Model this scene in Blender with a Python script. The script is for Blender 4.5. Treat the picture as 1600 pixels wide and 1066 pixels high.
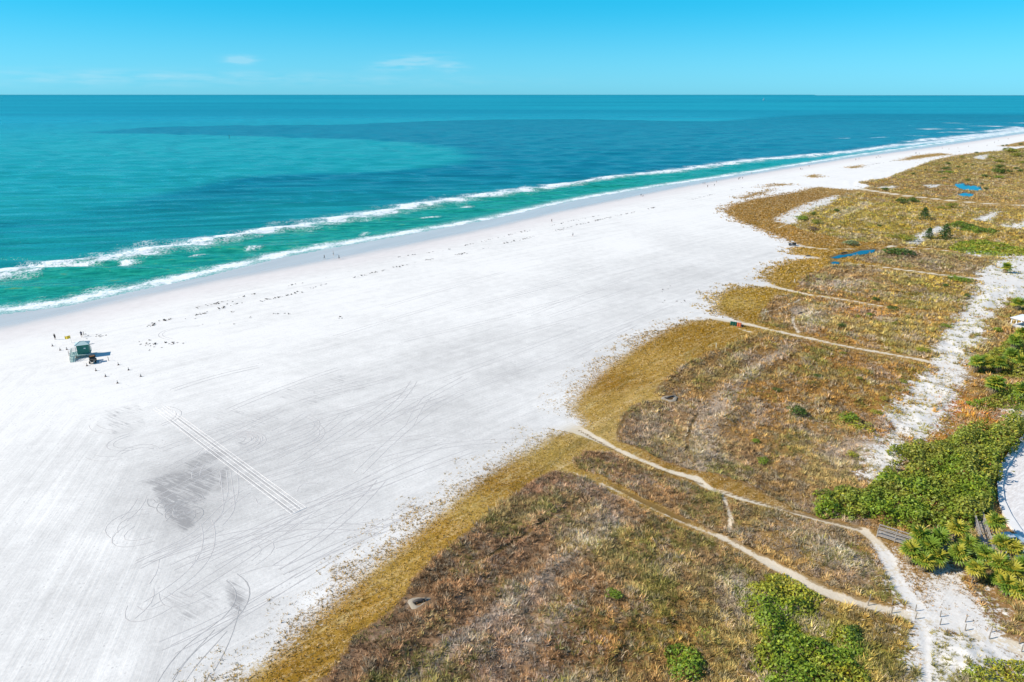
import bpy, bmesh, math, random
import numpy as np
from mathutils import Vector, Matrix, Euler

for o in list(bpy.data.objects):
    bpy.data.objects.remove(o, do_unlink=True)
SC = bpy.context.scene
COL = SC.collection
R = math.radians
random.seed(7)
RNG = np.random.default_rng(11)

# ------------------------------------------------------------------ camera, sky, sun, exposure
CAM_H = 60.0                      # drone height over the sand, metres
FPX = 1600 * 24.0 / 36.0          # focal length in pixels of the 1600 px wide photograph
PITCH = math.atan((533 - 147.5) / FPX)
CP, SP = math.cos(PITCH), math.sin(PITCH)
cam_d = bpy.data.cameras.new('camera'); cam = bpy.data.objects.new('camera', cam_d); COL.objects.link(cam)
cam_d.lens = 24.0; cam_d.sensor_width = 36.0; cam_d.clip_start = 1.0; cam_d.clip_end = 200000.0
cam.location = (0, 0, CAM_H); cam.rotation_euler = (math.pi / 2 - PITCH, 0, 0)
SC.camera = cam

SUN_EL = R(37.5)
SUN_AZ = R(11)                    # shadows fall to the right (+x) and a little away from the camera
sun_from = Vector((-math.cos(SUN_AZ) * math.cos(SUN_EL), -math.sin(SUN_AZ) * math.cos(SUN_EL), math.sin(SUN_EL)))
sd = bpy.data.lights.new('sun', 'SUN'); sun = bpy.data.objects.new('sun', sd); COL.objects.link(sun)
sd.energy = 5.0; sd.angle = R(0.5); sd.color = (1.0, 0.91, 0.79)
sun.rotation_euler = sun_from.to_track_quat('Z', 'Y').to_euler()

W = bpy.data.worlds.new('World'); SC.world = W; W.use_nodes = True
wt = W.node_tree; wt.nodes.clear()
def wn(t): return wt.nodes.new(t)
w_out = wn('ShaderNodeOutputWorld'); w_bg = wn('ShaderNodeBackground')
w_sky = wn('ShaderNodeTexSky'); w_sky.sky_type = 'NISHITA'; w_sky.sun_disc = False
w_sky.sun_elevation = SUN_EL
w_sky.sun_rotation = math.atan2(sun_from.x, sun_from.y)
w_sky.altitude = 0.0; w_sky.air_density = 1.0; w_sky.dust_density = 0.35; w_sky.ozone_density = 2.0
w_bg.inputs['Strength'].default_value = 0.1
wt.links.new(w_bg.outputs[0], w_out.inputs['Surface'])
# thin cirrus low over the horizon: three wisps and a pale veil, placed by direction in the sky
w_tc = wn('ShaderNodeTexCoord')
def wmath(op, a, b=None, c=None):
    n = wn('ShaderNodeMath'); n.operation = op
    for i, x in enumerate((a, b, c)):
        if x is None: continue
        if isinstance(x, (int, float)): n.inputs[i].default_value = x
        else: wt.links.new(x, n.inputs[i])
    return n.outputs[0]
sepd = wn('ShaderNodeSeparateXYZ'); wt.links.new(w_tc.outputs['Generated'], sepd.inputs[0])
az = wmath('ARCTAN2', sepd.outputs[0], sepd.outputs[1]); el = wmath('ARCSINE', sepd.outputs[2])
comb = wn('ShaderNodeCombineXYZ'); wt.links.new(wmath('MULTIPLY', az, 22.0), comb.inputs[0]); wt.links.new(wmath('MULTIPLY', el, 150.0), comb.inputs[1])
# the air of this photograph: a saturated cyan-blue sky, paler towards the horizon all the way round
w_lum = wn('ShaderNodeRGBToBW'); wt.links.new(w_sky.outputs[0], w_lum.inputs[0])
lum = wmath('MULTIPLY', wmath('POWER', wmath('MAXIMUM', w_lum.outputs[0], 0.001), 0.5), 2.75)
elr = wn('ShaderNodeMapRange'); elr.interpolation_type = 'SMOOTHSTEP'; wt.links.new(el, elr.inputs[0]); elr.inputs[1].default_value = -0.01; elr.inputs[2].default_value = 0.125
hue = wn('ShaderNodeMix'); hue.data_type = 'RGBA'; wt.links.new(elr.outputs[0], hue.inputs[0]); hue.inputs[6].default_value = (0.25, 0.90, 1.18, 1); hue.inputs[7].default_value = (0.014, 0.77, 1.30, 1)
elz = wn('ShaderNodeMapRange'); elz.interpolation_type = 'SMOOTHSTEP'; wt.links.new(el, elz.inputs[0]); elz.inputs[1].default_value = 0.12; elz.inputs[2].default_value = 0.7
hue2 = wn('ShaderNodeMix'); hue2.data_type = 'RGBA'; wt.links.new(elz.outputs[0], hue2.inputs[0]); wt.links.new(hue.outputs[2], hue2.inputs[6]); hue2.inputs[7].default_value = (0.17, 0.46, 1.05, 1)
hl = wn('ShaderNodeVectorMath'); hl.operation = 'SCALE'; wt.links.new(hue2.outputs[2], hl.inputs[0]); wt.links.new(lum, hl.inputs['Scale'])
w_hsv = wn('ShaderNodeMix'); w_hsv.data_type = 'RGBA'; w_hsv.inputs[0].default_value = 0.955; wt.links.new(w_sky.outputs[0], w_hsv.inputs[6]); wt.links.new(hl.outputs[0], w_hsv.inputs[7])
cno = wn('ShaderNodeTexNoise'); cno.inputs['Scale'].default_value = 1.1; cno.inputs['Detail'].default_value = 4; wt.links.new(comb.outputs[0], cno.inputs['Vector'])
tot = None
for (u, v, ru, rv, amp, slope) in ((376, 93, 20, 5, .85, 0), (636, 98, 44, 8, .8, -.12), (705, 105, 22, 7, .55, 0), (430, 122, 330, 9, .20, .01), (150, 124, 160, 10, .18, 0)):
    a0 = math.atan2((u - 800) / FPX, CP + (533 - v) / FPX * SP)
    e0 = math.atan(((533 - v) / FPX * CP - SP) / math.hypot((u - 800) / FPX, CP + (533 - v) / FPX * SP))
    da = wmath('SUBTRACT', az, a0); de = wmath('SUBTRACT', wmath('SUBTRACT', el, e0), wmath('MULTIPLY', da, -slope))
    q = wmath('ADD', wmath('POWER', wmath('DIVIDE', da, ru / FPX), 2), wmath('POWER', wmath('DIVIDE', de, rv / FPX), 2))
    g = wmath('MULTIPLY', wmath('EXPONENT', wmath('MULTIPLY', q, -1.2)), amp)
    tot = g if tot is None else wmath('ADD', tot, g)
cl = wmath('MULTIPLY', tot, wmath('MULTIPLY', wmath('SUBTRACT', cno.outputs[0], 0.36), 2.6)); 
clc = wn('ShaderNodeClamp'); wt.links.new(cl, clc.inputs[0]); clc.inputs[2].default_value = 0.26
w_mix = wn('ShaderNodeMix'); w_mix.data_type = 'RGBA'; wt.links.new(clc.outputs[0], w_mix.inputs[0])
wt.links.new(w_hsv.outputs[2], w_mix.inputs[6]); w_mix.inputs[7].default_value = (6.0, 7.4, 8.0, 1)
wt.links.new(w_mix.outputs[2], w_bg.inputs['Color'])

SC.view_settings.view_transform = 'Standard'; SC.view_settings.look = 'None'
SC.view_settings.gamma = 1.0; SC.view_settings.use_curve_mapping = False
SC.view_settings.exposure = 0.24
SC.render.engine = 'CYCLES'
SC.render.resolution_x = 1024; SC.render.resolution_y = 682
SC.cycles.max_bounces = 4; SC.cycles.diffuse_bounces = 2; SC.cycles.glossy_bounces = 2

# ------------------------------------------------------------------ helpers: survey of the photograph -> ground positions
Z_SEA = -0.6
def G(u, v, z=0.0):
    """the point of the level z that the photograph shows at (u, v)"""
    cx, cy = (u - 800) / FPX, (533 - v) / FPX
    dz = cy * CP - SP; dy = CP + cy * SP
    t = (z - CAM_H) / dz
    return (cx * t, dy * t)
def GL(pts, z=0.0): return np.array([G(p[0], p[1], z) for p in pts], dtype=np.float64)

def hash2(ix, iy, seed):
    h = (ix.astype(np.int64) * 374761393 + iy.astype(np.int64) * 668265263 + seed * 1442695041) & 0xFFFFFFFF
    h = ((h ^ (h >> 13)) * 1274126177) & 0xFFFFFFFF
    h = h ^ (h >> 16)
    return (h & 0xFFFF).astype(np.float64) / 65535.0
def vnoise(x, y, seed=0):
    ix = np.floor(x); iy = np.floor(y); fx = x - ix; fy = y - iy
    fx = fx * fx * (3 - 2 * fx); fy = fy * fy * (3 - 2 * fy)
    a = hash2(ix, iy, seed); b = hash2(ix + 1, iy, seed); c = hash2(ix, iy + 1, seed); d = hash2(ix + 1, iy + 1, seed)
    return (a + (b - a) * fx) * (1 - fy) + (c + (d - c) * fx) * fy
def fbm(x, y, seed=0, oct=3):
    s = 0; a = .5; t = 0
    for i in range(oct):
        s = s + a * vnoise(x * 2 ** i, y * 2 ** i, seed + i * 17); t += a; a *= .5
    return s / t
def sstep(a, b, x):
    t = np.clip((x - a) / (b - a), 0, 1); return t * t * (3 - 2 * t)

def seg_dist(x, y, P, closed=False, vals=None):
    """distance to a polyline; with vals also the value interpolated along it; closed: also inside flag"""
    P = np.asarray(P); n = len(P)
    best = np.full(x.shape, 1e18); bv = np.zeros(x.shape) if vals is not None else None
    inside = np.zeros(x.shape, bool) if closed else None
    for i in range(n if closed else n - 1):
        ax, ay = P[i]; bx, by = P[(i + 1) % n]
        dx, dy = bx - ax, by - ay; L = dx * dx + dy * dy + 1e-12
        t = np.clip(((x - ax) * dx + (y - ay) * dy) / L, 0, 1)
        d = (x - ax - t * dx) ** 2 + (y - ay - t * dy) ** 2
        if vals is not None:
            m = d < best; bv[m] = vals[i] + (vals[(i + 1) % n] - vals[i]) * t[m]
        best = np.minimum(best, d)
        if closed:
            c = (ay > y) != (by > y)
            xi = ax + (y - ay) * dx / (dy if abs(dy) > 1e-12 else 1e-12)
            inside ^= c & (x < xi)
    best = np.sqrt(best)
    if closed: return np.where(inside, best, -best)
    return (best, bv) if vals is not None else best

# ------------------------------------------------------------------ helpers: nodes
class NT:
    def __init__(s, name):
        s.m = bpy.data.materials.new(name); s.m.use_nodes = True; s.t = s.m.node_tree; s.t.nodes.clear()
        s.out = s.t.nodes.new('ShaderNodeOutputMaterial'); s.b = s.t.nodes.new('ShaderNodeBsdfPrincipled')
        s.t.links.new(s.b.outputs[0], s.out.inputs[0])
    def n(s, t): return s.t.nodes.new(t)
    def put(s, sock, x):
        if isinstance(x, (int, float)): sock.default_value = x
        elif isinstance(x, tuple): sock.default_value = x if len(x) == len(sock.default_value) else x + (1,)
        else: s.t.links.new(x, sock)
    def math(s, op, a, b=0.0, clamp=False):
        n = s.n('ShaderNodeMath'); n.operation = op; n.use_clamp = clamp; s.put(n.inputs[0], a); s.put(n.inputs[1], b); return n.outputs[0]
    def add(s, a, b): return s.math('ADD', a, b)
    def mul(s, a, b): return s.math('MULTIPLY', a, b)
    def step(s, a, b, x):
        n = s.n('ShaderNodeMapRange'); n.interpolation_type = 'SMOOTHSTEP'; s.put(n.inputs[0], x); n.inputs[1].default_value = a; n.inputs[2].default_value = b; return n.outputs[0]
    def lin(s, a, b, c, d, x):
        n = s.n('ShaderNodeMapRange'); s.put(n.inputs[0], x); n.inputs[1].default_value = a; n.inputs[2].default_value = b; n.inputs[3].default_value = c; n.inputs[4].default_value = d; return n.outputs[0]
    def mix(s, f, a, b, mode='MIX'):
        n = s.n('ShaderNodeMix'); n.data_type = 'RGBA'; n.blend_type = mode; s.put(n.inputs[0], f); s.put(n.inputs[6], a); s.put(n.inputs[7], b); return n.outputs[2]
    def fmix(s, f, a, b):
        n = s.n('ShaderNodeMix'); n.data_type = 'FLOAT'; s.put(n.inputs[0], f); s.put(n.inputs[2], a); s.put(n.inputs[3], b); return n.outputs[0]
    def attr(s, name, col=False):
        n = s.n('ShaderNodeAttribute'); n.attribute_name = name; return n.outputs['Color'] if col else n.outputs['Fac']
    def pos(s): return s.n('ShaderNodeNewGeometry').outputs['Position']
    def objco(s): return s.n('ShaderNodeTexCoord').outputs['Object']
    def mapped(s, vec, rot=0.0, scale=(1, 1, 1)):
        n = s.n('ShaderNodeMapping'); n.vector_type = 'TEXTURE'; s.put(n.inputs[0], vec); n.inputs['Rotation'].default_value = (0, 0, rot); n.inputs['Scale'].default_value = scale; return n.outputs[0]
    def noise(s, vec, scale, detail=3, rough=.55, dist=0.0):
        n = s.n('ShaderNodeTexNoise'); s.put(n.inputs['Vector'], vec); n.inputs['Scale'].default_value = scale; n.inputs['Detail'].default_value = detail; n.inputs['Roughness'].default_value = rough; n.inputs['Distortion'].default_value = dist; return n.outputs[0]
    def voro(s, vec, scale, feature='F1'):
        n = s.n('ShaderNodeTexVoronoi'); n.feature = feature; s.put(n.inputs['Vector'], vec); n.inputs['Scale'].default_value = scale; return n.outputs[0]
    def bump(s, h, strength=.5, dist=.1, nrm=None):
        n = s.n('ShaderNodeBump'); s.put(n.inputs['Height'], h); n.inputs['Strength'].default_value = strength; n.inputs['Distance'].default_value = dist
        if nrm is not None: s.put(n.inputs['Normal'], nrm)
        return n.outputs[0]
    def fin(s, col=None, rough=None, spec=None, nrm=None):
        if col is not None: s.put(s.b.inputs['Base Color'], col)
        if rough is not None: s.put(s.b.inputs['Roughness'], rough)
        if spec is not None: s.put(s.b.inputs['Specular IOR Level'], spec)
        if nrm is not None: s.put(s.b.inputs['Normal'], nrm)
        return s.m

MATS = {}
def mat(name, col, rough=.6, var=.18, scale=3.0, metal=0.0, spec=.4):
    """a plain painted / wooden / metal surface with a little wear in its colour"""
    if name in MATS: return MATS[name]
    k = NT(name); p = k.objco()
    f = k.noise(p, scale, 4)
    c = k.mix(k.lin(.3, .7, 0, 1, f), tuple(x * (1 - var) for x in col), tuple(min(1, x * (1 + var)) for x in col))
    k.b.inputs['Metallic'].default_value = metal
    MATS[name] = k.fin(c, rough, spec, k.bump(k.noise(p, scale * 9, 2), .15, .02))
    return MATS[name]

# ------------------------------------------------------------------ helpers: meshes and objects
def mesh_np(name, V, F, material, attrs=None, smooth=False):
    """V (n,3), F (m,3|4) index arrays, attrs {name: (n,) or (n,3)} -> mesh object"""
    V = np.asarray(V, dtype=np.float32); F = np.asarray(F, dtype=np.int32); k = F.shape[1]
    me = bpy.data.meshes.new(name)
    me.vertices.add(len(V)); me.vertices.foreach_set('co', V.ravel())
    me.loops.add(F.size); me.loops.foreach_set('vertex_index', F.ravel())
    me.polygons.add(len(F)); me.polygons.foreach_set('loop_start', np.arange(0, F.size, k, dtype=np.int32))
    me.polygons.foreach_set('loop_total', np.full(len(F), k, dtype=np.int32))
    if smooth: me.polygons.foreach_set('use_smooth', np.ones(len(F), bool))
    for a, v in (attrs or {}).items():
        v = np.asarray(v, dtype=np.float32)
        if v.ndim == 1:
            at = me.attributes.new(a, 'FLOAT', 'POINT'); at.data.foreach_set('value', v)
        else:
            at = me.attributes.new(a, 'FLOAT_COLOR', 'POINT')
            at.data.foreach_set('color', np.concatenate([v, np.ones((len(v), 1), np.float32)], 1).ravel())
    me.materials.append(material); me.update(calc_edges=True)
    o = bpy.data.objects.new(name, me); COL.objects.link(o)
    return o
def tag(o, label=None, cat=None, group=None, kind=None):
    if label: o['label'] = label
    if cat: o['category'] = cat
    if group: o['group'] = group
    if kind: o['kind'] = kind
    return o
def empty(name, loc=(0, 0, 0), rz=0.0, label=None, cat=None, group=None):
    o = bpy.data.objects.new(name, None); COL.objects.link(o); o.location = loc; o.rotation_euler = (0, 0, rz); o.empty_display_size = .3
    return tag(o, label, cat, group)
def copy_tree(o, parent=None):
    c = o.copy(); COL.objects.link(c); c.parent = parent
    for ch in list(o.children): copy_tree(ch, c)
    return c
class MB:
    """collects boxes, bars, tubes, prisms in local coordinates and builds ONE mesh object"""
    def __init__(s): s.v = []; s.f = []
    def add(s, vs, fs):
        b = len(s.v); s.v += [tuple(x) for x in vs]; s.f += [tuple(i + b for i in f) for f in fs]; return s
    def box(s, c, d, rz=0.0, rx=0.0, ry=0.0, taper=1.0):
        m = Euler((rx, ry, rz)).to_matrix(); c = Vector(c); vs = []
        for z in (-.5, .5):
            t = taper if z > 0 else 1.0
            for x, y in ((-.5, -.5), (.5, -.5), (.5, .5), (-.5, .5)):
                vs.append(c + m @ Vector((x * d[0] * t, y * d[1] * t, z * d[2])))
        return s.add(vs, [(3, 2, 1, 0), (4, 5, 6, 7), (0, 1, 5, 4), (1, 2, 6, 5), (2, 3, 7, 6), (3, 0, 4, 7)])
    def bar(s, a, b, w, h=None):
        a = Vector(a); b = Vector(b); d = b - a; q = d.to_track_quat('X', 'Z').to_matrix(); h = h or w; vs = []
        for p in (a, b):
            for y, z in ((-.5, -.5), (.5, -.5), (.5, .5), (-.5, .5)): vs.append(p + q @ Vector((0, y * w, z * h)))
        return s.add(vs, [(3, 2, 1, 0), (4, 5, 6, 7), (0, 1, 5, 4), (1, 2, 6, 5), (2, 3, 7, 6), (3, 0, 4, 7)])
    def tube(s, pts, rad, n=8, cap=True):
        pts = [Vector(p) for p in pts]; rad = rad if isinstance(rad, (list, tuple)) else [rad] * len(pts); b = len(s.v); fs = []
        for i, p in enumerate(pts):
            d = (pts[min(i + 1, len(pts) - 1)] - pts[max(i - 1, 0)]).normalized(); q = d.to_track_quat('Z', 'Y').to_matrix()
            for k in range(n):
                a = 2 * math.pi * k / n; s.v.append(tuple(p + q @ Vector((math.cos(a) * rad[i], math.sin(a) * rad[i], 0))))
        for i in range(len(pts) - 1):
            for k in range(n):
                k2 = (k + 1) % n; s.f.append((b + i * n + k, b + i * n + k2, b + (i + 1) * n + k2, b + (i + 1) * n + k))
        if cap:
            s.f.append(tuple(b + k for k in reversed(range(n)))); s.f.append(tuple(b + (len(pts) - 1) * n + k for k in range(n)))
        return s
    def prism(s, poly, z0, z1):
        n = len(poly)
        return s.add([(p[0], p[1], z0) for p in poly] + [(p[0], p[1], z1) for p in poly],
                     [tuple(reversed(range(n))), tuple(range(n, 2 * n))] + [(i, (i + 1) % n, n + (i + 1) % n, n + i) for i in range(n)])
    def side(s, prof, y0, y1):
        """a profile in x-z extruded from y0 to y1"""
        n = len(prof)
        return s.add([(p[0], y0, p[1]) for p in prof] + [(p[0], y1, p[1]) for p in prof],
                     [tuple(range(n)), tuple(reversed(range(n, 2 * n)))] + [((i + 1) % n, i, n + i, n + (i + 1) % n) for i in range(n)])
    def mesh(s, name, m):
        me = bpy.data.meshes.new(name); me.from_pydata(s.v, [], s.f); me.materials.append(m)
        bm = bmesh.new(); bm.from_mesh(me); bmesh.ops.recalc_face_normals(bm, faces=bm.faces); bm.to_mesh(me); bm.free(); me.update(); return me
    def build(s, name, m, parent=None, bevel=0.0, smooth=False):
        o = bpy.data.objects.new(name, s.mesh(name, m)); COL.objects.link(o); o.parent = parent
        if bevel:
            b = o.modifiers.new('bevel', 'BEVEL'); b.width = bevel; b.segments = 2; b.limit_method = 'ANGLE'
        if smooth: o.data.polygons.foreach_set('use_smooth', [True] * len(o.data.polygons))
        return o
def inst(name, me, parent, loc=(0, 0, 0), rot=(0, 0, 0), sc=(1, 1, 1)):
    o = bpy.data.objects.new(name, me); COL.objects.link(o); o.parent = parent; o.location = loc; o.rotation_euler = rot; o.scale = sc; return o

# ------------------------------------------------------------------ survey lines (photograph pixels, projected to the ground)
SHORE = [(-700, 600), (-300, 540), (0, 491), (101, 478), (216, 453), (321, 431), (439, 402), (540, 383), (631, 367), (712, 352), (773, 341), (881, 316), (952, 303), (1070, 285), (1178, 269), (1249, 257), (1337, 243.5), (1398, 235), (1482, 223), (1546, 213), (1600, 206), (1700, 196), (1900, 184)]
WETL = [(-700, 640), (-300, 576), (0, 517), (118, 491), (236, 463), (338, 442), (473, 417), (540, 405), (631, 387), (766, 359), (868, 335), (952, 317), (1070, 293), (1188, 271.5), (1330, 248), (1465, 230), (1550, 217), (1600, 209.5), (1700, 199), (1900, 186)]
BRK = [(-400, 480, 5), (0, 426, 4.6), (61, 415, 3.6), (135, 406, 4), (209, 397, 4.5), (236, 389, 7), (287, 382, 7), (338, 374, 5), (405, 362, 5), (473, 352, 6.5), (540, 341, 6.5), (604, 330, 6.5), (682, 316, 7), (766, 304, 6), (841, 294, 6.5), (905, 285.5, 3.5), (952, 277, 4.5), (1003, 272, 5.5), (1070, 264.5, 6), (1127, 257, 6), (1158, 252.5, 7), (1195, 248.6, 6), (1263, 243.5, 7), (1330, 237, 7), (1398, 228, 8), (1465, 221.6, 8), (1533, 212, 10), (1600, 203, 12), (1700, 192, 12)]
shoreW = GL(SHORE, Z_SEA); wetW = GL(WETL, -.3); brkW = GL([p[:2] for p in BRK], Z_SEA); brkH = [p[2] for p in BRK]
_d = shoreW[-1] - shoreW[-4]; _d /= np.linalg.norm(_d)
far_r = shoreW[-1] + _d * 30000
SEA_POLY = np.vstack([[(-9000, -4500)], [(-420, -40)], shoreW, [far_r], [(far_r[0], 90000), (-90000, 90000), (-90000, -4500)]])
WET_POLY = np.vstack([[(-9000, -4600)], [(-400, -80)], wetW, [far_r + np.array([4, -4])], [(far_r[0], 90000), (-90000, 90000), (-90000, -4600)]])

VEG = [(300, 1150), (355, 1066), (430, 1008), (500, 945), (560, 895), (620, 845), (690, 790), (750, 740), (800, 712), (840, 690), (855, 676), (880, 672), (905, 662), (884, 640), (900, 612), (940, 575), (990, 540), (1040, 512), (1080, 499), (1118, 497), (1150, 502), (1122, 492), (1112, 480), (1122, 458), (1145, 449), (1185, 447), (1205, 447), (1192, 434), (1210, 416), (1242, 405), (1275, 403), (1240, 398), (1232, 390), (1250, 384), (1225, 373), (1180, 355), (1150, 344), (1129, 331), (1138, 322), (1170, 312), (1235, 302), (1275, 292), (1330, 297), (1362, 291.5), (1335, 285), (1385, 278.5), (1402, 271), (1428, 261), (1462, 249), (1490, 243), (1530, 238), (1570, 235), (1600, 231), (1700, 206), (1900, 192), (3200, 182), (3200, 1150)]
VEGW = np.vstack([GL(VEG), [(400, -300), (-60, -300)]])
SANDVEG = [[(1150, 310), (1180, 301), (1210, 296), (1190, 303), (1165, 311)], [(1185, 293), (1215, 287), (1240, 288), (1215, 291)], [(1252, 275), (1270, 273), (1290, 275), (1272, 278)], [(1320, 262), (1345, 258), (1352, 260), (1330, 264)], [(1400, 252), (1430, 243), (1470, 239), (1490, 241), (1450, 246), (1415, 251)], [(1560, 229), (1590, 222), (1620, 218), (1620, 226), (1590, 229)]]
BROWN = [
 [(470, 1150), (500, 1066), (530, 1033), (557, 995), (616, 952), (636, 930), (647, 906), (684, 868), (736, 830), (791, 782), (839, 751), (866, 737), (894, 741), (925, 755), (976, 783), (1070, 830), (1120, 848), (1180, 882), (1240, 912), (1300, 940), (1360, 958), (1420, 972), (1425, 1010), (1430, 1066), (1440, 1150)],
 [(897, 716), (914, 707), (956, 711), (1010, 735), (1070, 753), (1110, 772), (1200, 798), (1320, 829), (1362, 850), (1385, 890), (1420, 945), (1360, 938), (1300, 920), (1240, 890), (1180, 858), (1080, 812), (1000, 772), (940, 742), (905, 732)],
 [(968, 690), (966, 675), (972, 650), (986, 637), (1010, 626), (1050, 628), (1022, 613), (1035, 598), (1060, 578), (1104, 552), (1161, 532), (1202, 517), (1240, 528), (1300, 543), (1370, 557), (1440, 570), (1500, 585), (1700, 600), (1700, 880), (1480, 880), (1400, 835), (1350, 825), (1300, 812), (1250, 797), (1202, 775), (1158, 753), (1117, 740), (1067, 731), (1027, 715), (1000, 699)],
 [(1184, 503), (1188, 491), (1212, 462), (1250, 460), (1270, 465), (1330, 474), (1385, 484), (1480, 492), (1620, 505), (1620, 590), (1500, 573), (1440, 559), (1370, 545), (1300, 532), (1240, 517), (1205, 510)],
 [(1242, 455), (1250, 436), (1296, 416), (1330, 413), (1400, 424), (1480, 434), (1620, 452), (1620, 500), (1480, 488), (1385, 477), (1330, 467), (1270, 459)],
 [(1330, 405), (1345, 395), (1400, 388), (1620, 405), (1620, 444), (1480, 426), (1400, 416), (1340, 408)],
 [(1220, 345), (1262, 325), (1330, 300), (1400, 308), (1480, 318), (1620, 326), (1620, 398), (1400, 384), (1330, 376), (1260, 362)],
 [(1300, 284), (1350, 280), (1400, 264), (1450, 252), (1500, 244), (1620, 226), (1900, 200), (3200, 186), (3200, 322), (1620, 318), (1480, 312), (1400, 302), (1340, 292)],
 [(1440, 985), (1500, 985), (1700, 1040), (1700, 1150), (1450, 1150)], [(1500, 900), (1700, 900), (1700, 1010), (1600, 1000), (1540, 975)],
]
PATHS = [  # polyline, half width in metres (varies), then the path's name
 [(840, 655, 3.2), (870, 660, 2.6), (900, 671, 1.5), (940, 690, .9), (985, 712, .5), (1040, 734, .5), (1085, 747, .85), (1110, 764, .75), (1150, 777, .5), (1200, 790, .5), (1260, 806, .55), (1320, 822, .6), (1350, 829, .8), (1368, 846, .8), (1385, 870, .9), (1396, 900, .8), (1412, 925, .8), (1435, 950, .7), (1446, 1000, .35), (1448, 1066, .3), (1455, 1150, .3)],
 [(860, 724, .1), (900, 740, .18), (960, 765, .22), (1020, 795, .22), (1080, 822, .28), (1130, 840, .5), (1180, 868, .75), (1240, 900, .9), (1300, 930, .9), (1360, 948, .8), (1430, 964, .8), (1490, 979, .9), (1560, 1002, 1.0), (1600, 1015, 1.0), (1700, 1050, 1.0)],
 [(1060, 492, 2.0), (1090, 492, 1.6), (1120, 498, 1.3), (1165, 506, 1.2), (1200, 515, .9), (1240, 523, .9), (1300, 537, .8), (1370, 550, .8), (1440, 563, .8), (1500, 577, .6)],
 [(1160, 440, 1.8), (1190, 444, 1.8), (1220, 451, 1.3), (1270, 462, 1.1), (1330, 470, 1.0), (1386, 480, .9)],
 [(1325, 411, 1.0), (1400, 420, 1.3), (1480, 431, 1.5), (1540, 438, 1.6), (1620, 450, 1.8)],
 [(1250, 288, 3.0), (1330, 293, 3.6), (1400, 304, 3.4), (1480, 313, 3.2), (1550, 319, 3.0), (1640, 322, 2.6)],
 [(1390, 384, 1.1), (1440, 388, 1.2), (1500, 394, 1.3), (1560, 400, 1.3)],
 [(1245, 384, 2.0), (1275, 388, 1.6), (1300, 390, .8), (1400, 386, .4)], [(1238, 401, 2.5), (1262, 401, 1.5), (1285, 405, .5)],
 [(1140, 826, .25), (1141, 805, .3), (1134, 785, .3), (1128, 772, .3)],
 [(1207, 462, .3), (1250, 468, .4), (1243, 475, .35), (1190, 489, .3)], [(1240, 494, .35), (1238, 503, .4), (1248, 520, .5)],
 [(1215, 357, .5), (1240, 345, .6), (1250, 352, .5), (1276, 366, .4)], [(1150, 512, .4), (1172, 519, .6)], [(1290, 268, .8), (1390, 258, .6), (1460, 262, .5)],
]
RUTS = [[(905, 672, .25), (985, 717, .3), (1040, 738, .3), (1100, 757, .25)], [(1115, 765, .2), (1200, 788, .3), (1230, 797, .35), (1290, 812, .4), (1345, 826, .3)],
        [(955, 758, .3), (1010, 785, .6), (1075, 815, .5)], [(1088, 735, .2), (1074, 708, .35), (1074, 685, .35), (1085, 655, .3), (1095, 642, .2)], [(700, 905, .3), (790, 855, .3), (860, 810, .25), (905, 780, .2)],
        [(1300, 386, .6), (1370, 388, .7), (1400, 384, .4)], [(1255, 388, .4), (1320, 397, .4)], [(1280, 368, .5), (1330, 382, .5)], [(975, 690, .3), (965, 676, .3), (978, 648, .3), (1003, 630, .2)]]
WHITE = [
 [(1345, 752), (1362, 720), (1380, 690), (1392, 655), (1408, 630), (1430, 605), (1448, 585), (1466, 572), (1472, 545), (1480, 520), (1500, 500), (1512, 480), (1530, 455), (1530, 430), (1560, 410), (1640, 396), (1640, 470), (1560, 470), (1540, 500), (1530, 530), (1508, 560), (1500, 590), (1482, 620), (1472, 655), (1448, 680), (1425, 690), (1400, 712), (1396, 735), (1370, 757)],
 [(1380, 862), (1400, 870), (1412, 905), (1440, 935), (1452, 915), (1470, 890), (1495, 895), (1520, 930), (1552, 972), (1540, 992), (1490, 985), (1440, 965), (1405, 928)],
 [(1428, 980), (1500, 990), (1600, 1025), (1620, 1060), (1560, 1040), (1500, 1066), (1450, 1120), (1425, 1066), (1440, 1030)],
 [(1210, 345), (1235, 330), (1262, 318), (1310, 305), (1300, 315), (1255, 335), (1235, 350)], [(1420, 380), (1445, 362), (1478, 352), (1470, 360), (1440, 374), (1425, 383)],
 [(1520, 345), (1560, 330), (1545, 345)], [(1560, 352), (1620, 345), (1620, 362)], [(1545, 470), (1562, 460), (1560, 480)], [(1570, 640), (1620, 640), (1620, 668), (1580, 660)], [(1495, 390), (1540, 394), (1620, 398), (1620, 404), (1530, 402)],
 [(1520, 246), (1545, 241), (1535, 250)], [(1360, 295), (1400, 290), (1395, 295)], [(1440, 290), (1470, 288), (1455, 294)],
]
LOT = [(1700, 560), (1640, 640), (1600, 680), (1580, 702), (1562, 728), (1556, 755), (1558, 785), (1566, 806), (1578, 828), (1560, 845), (1546, 858), (1570, 876), (1600, 882), (1760, 900)]
LOTW = np.vstack([GL(LOT), [(260, 70), (260, 180)]])
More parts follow.
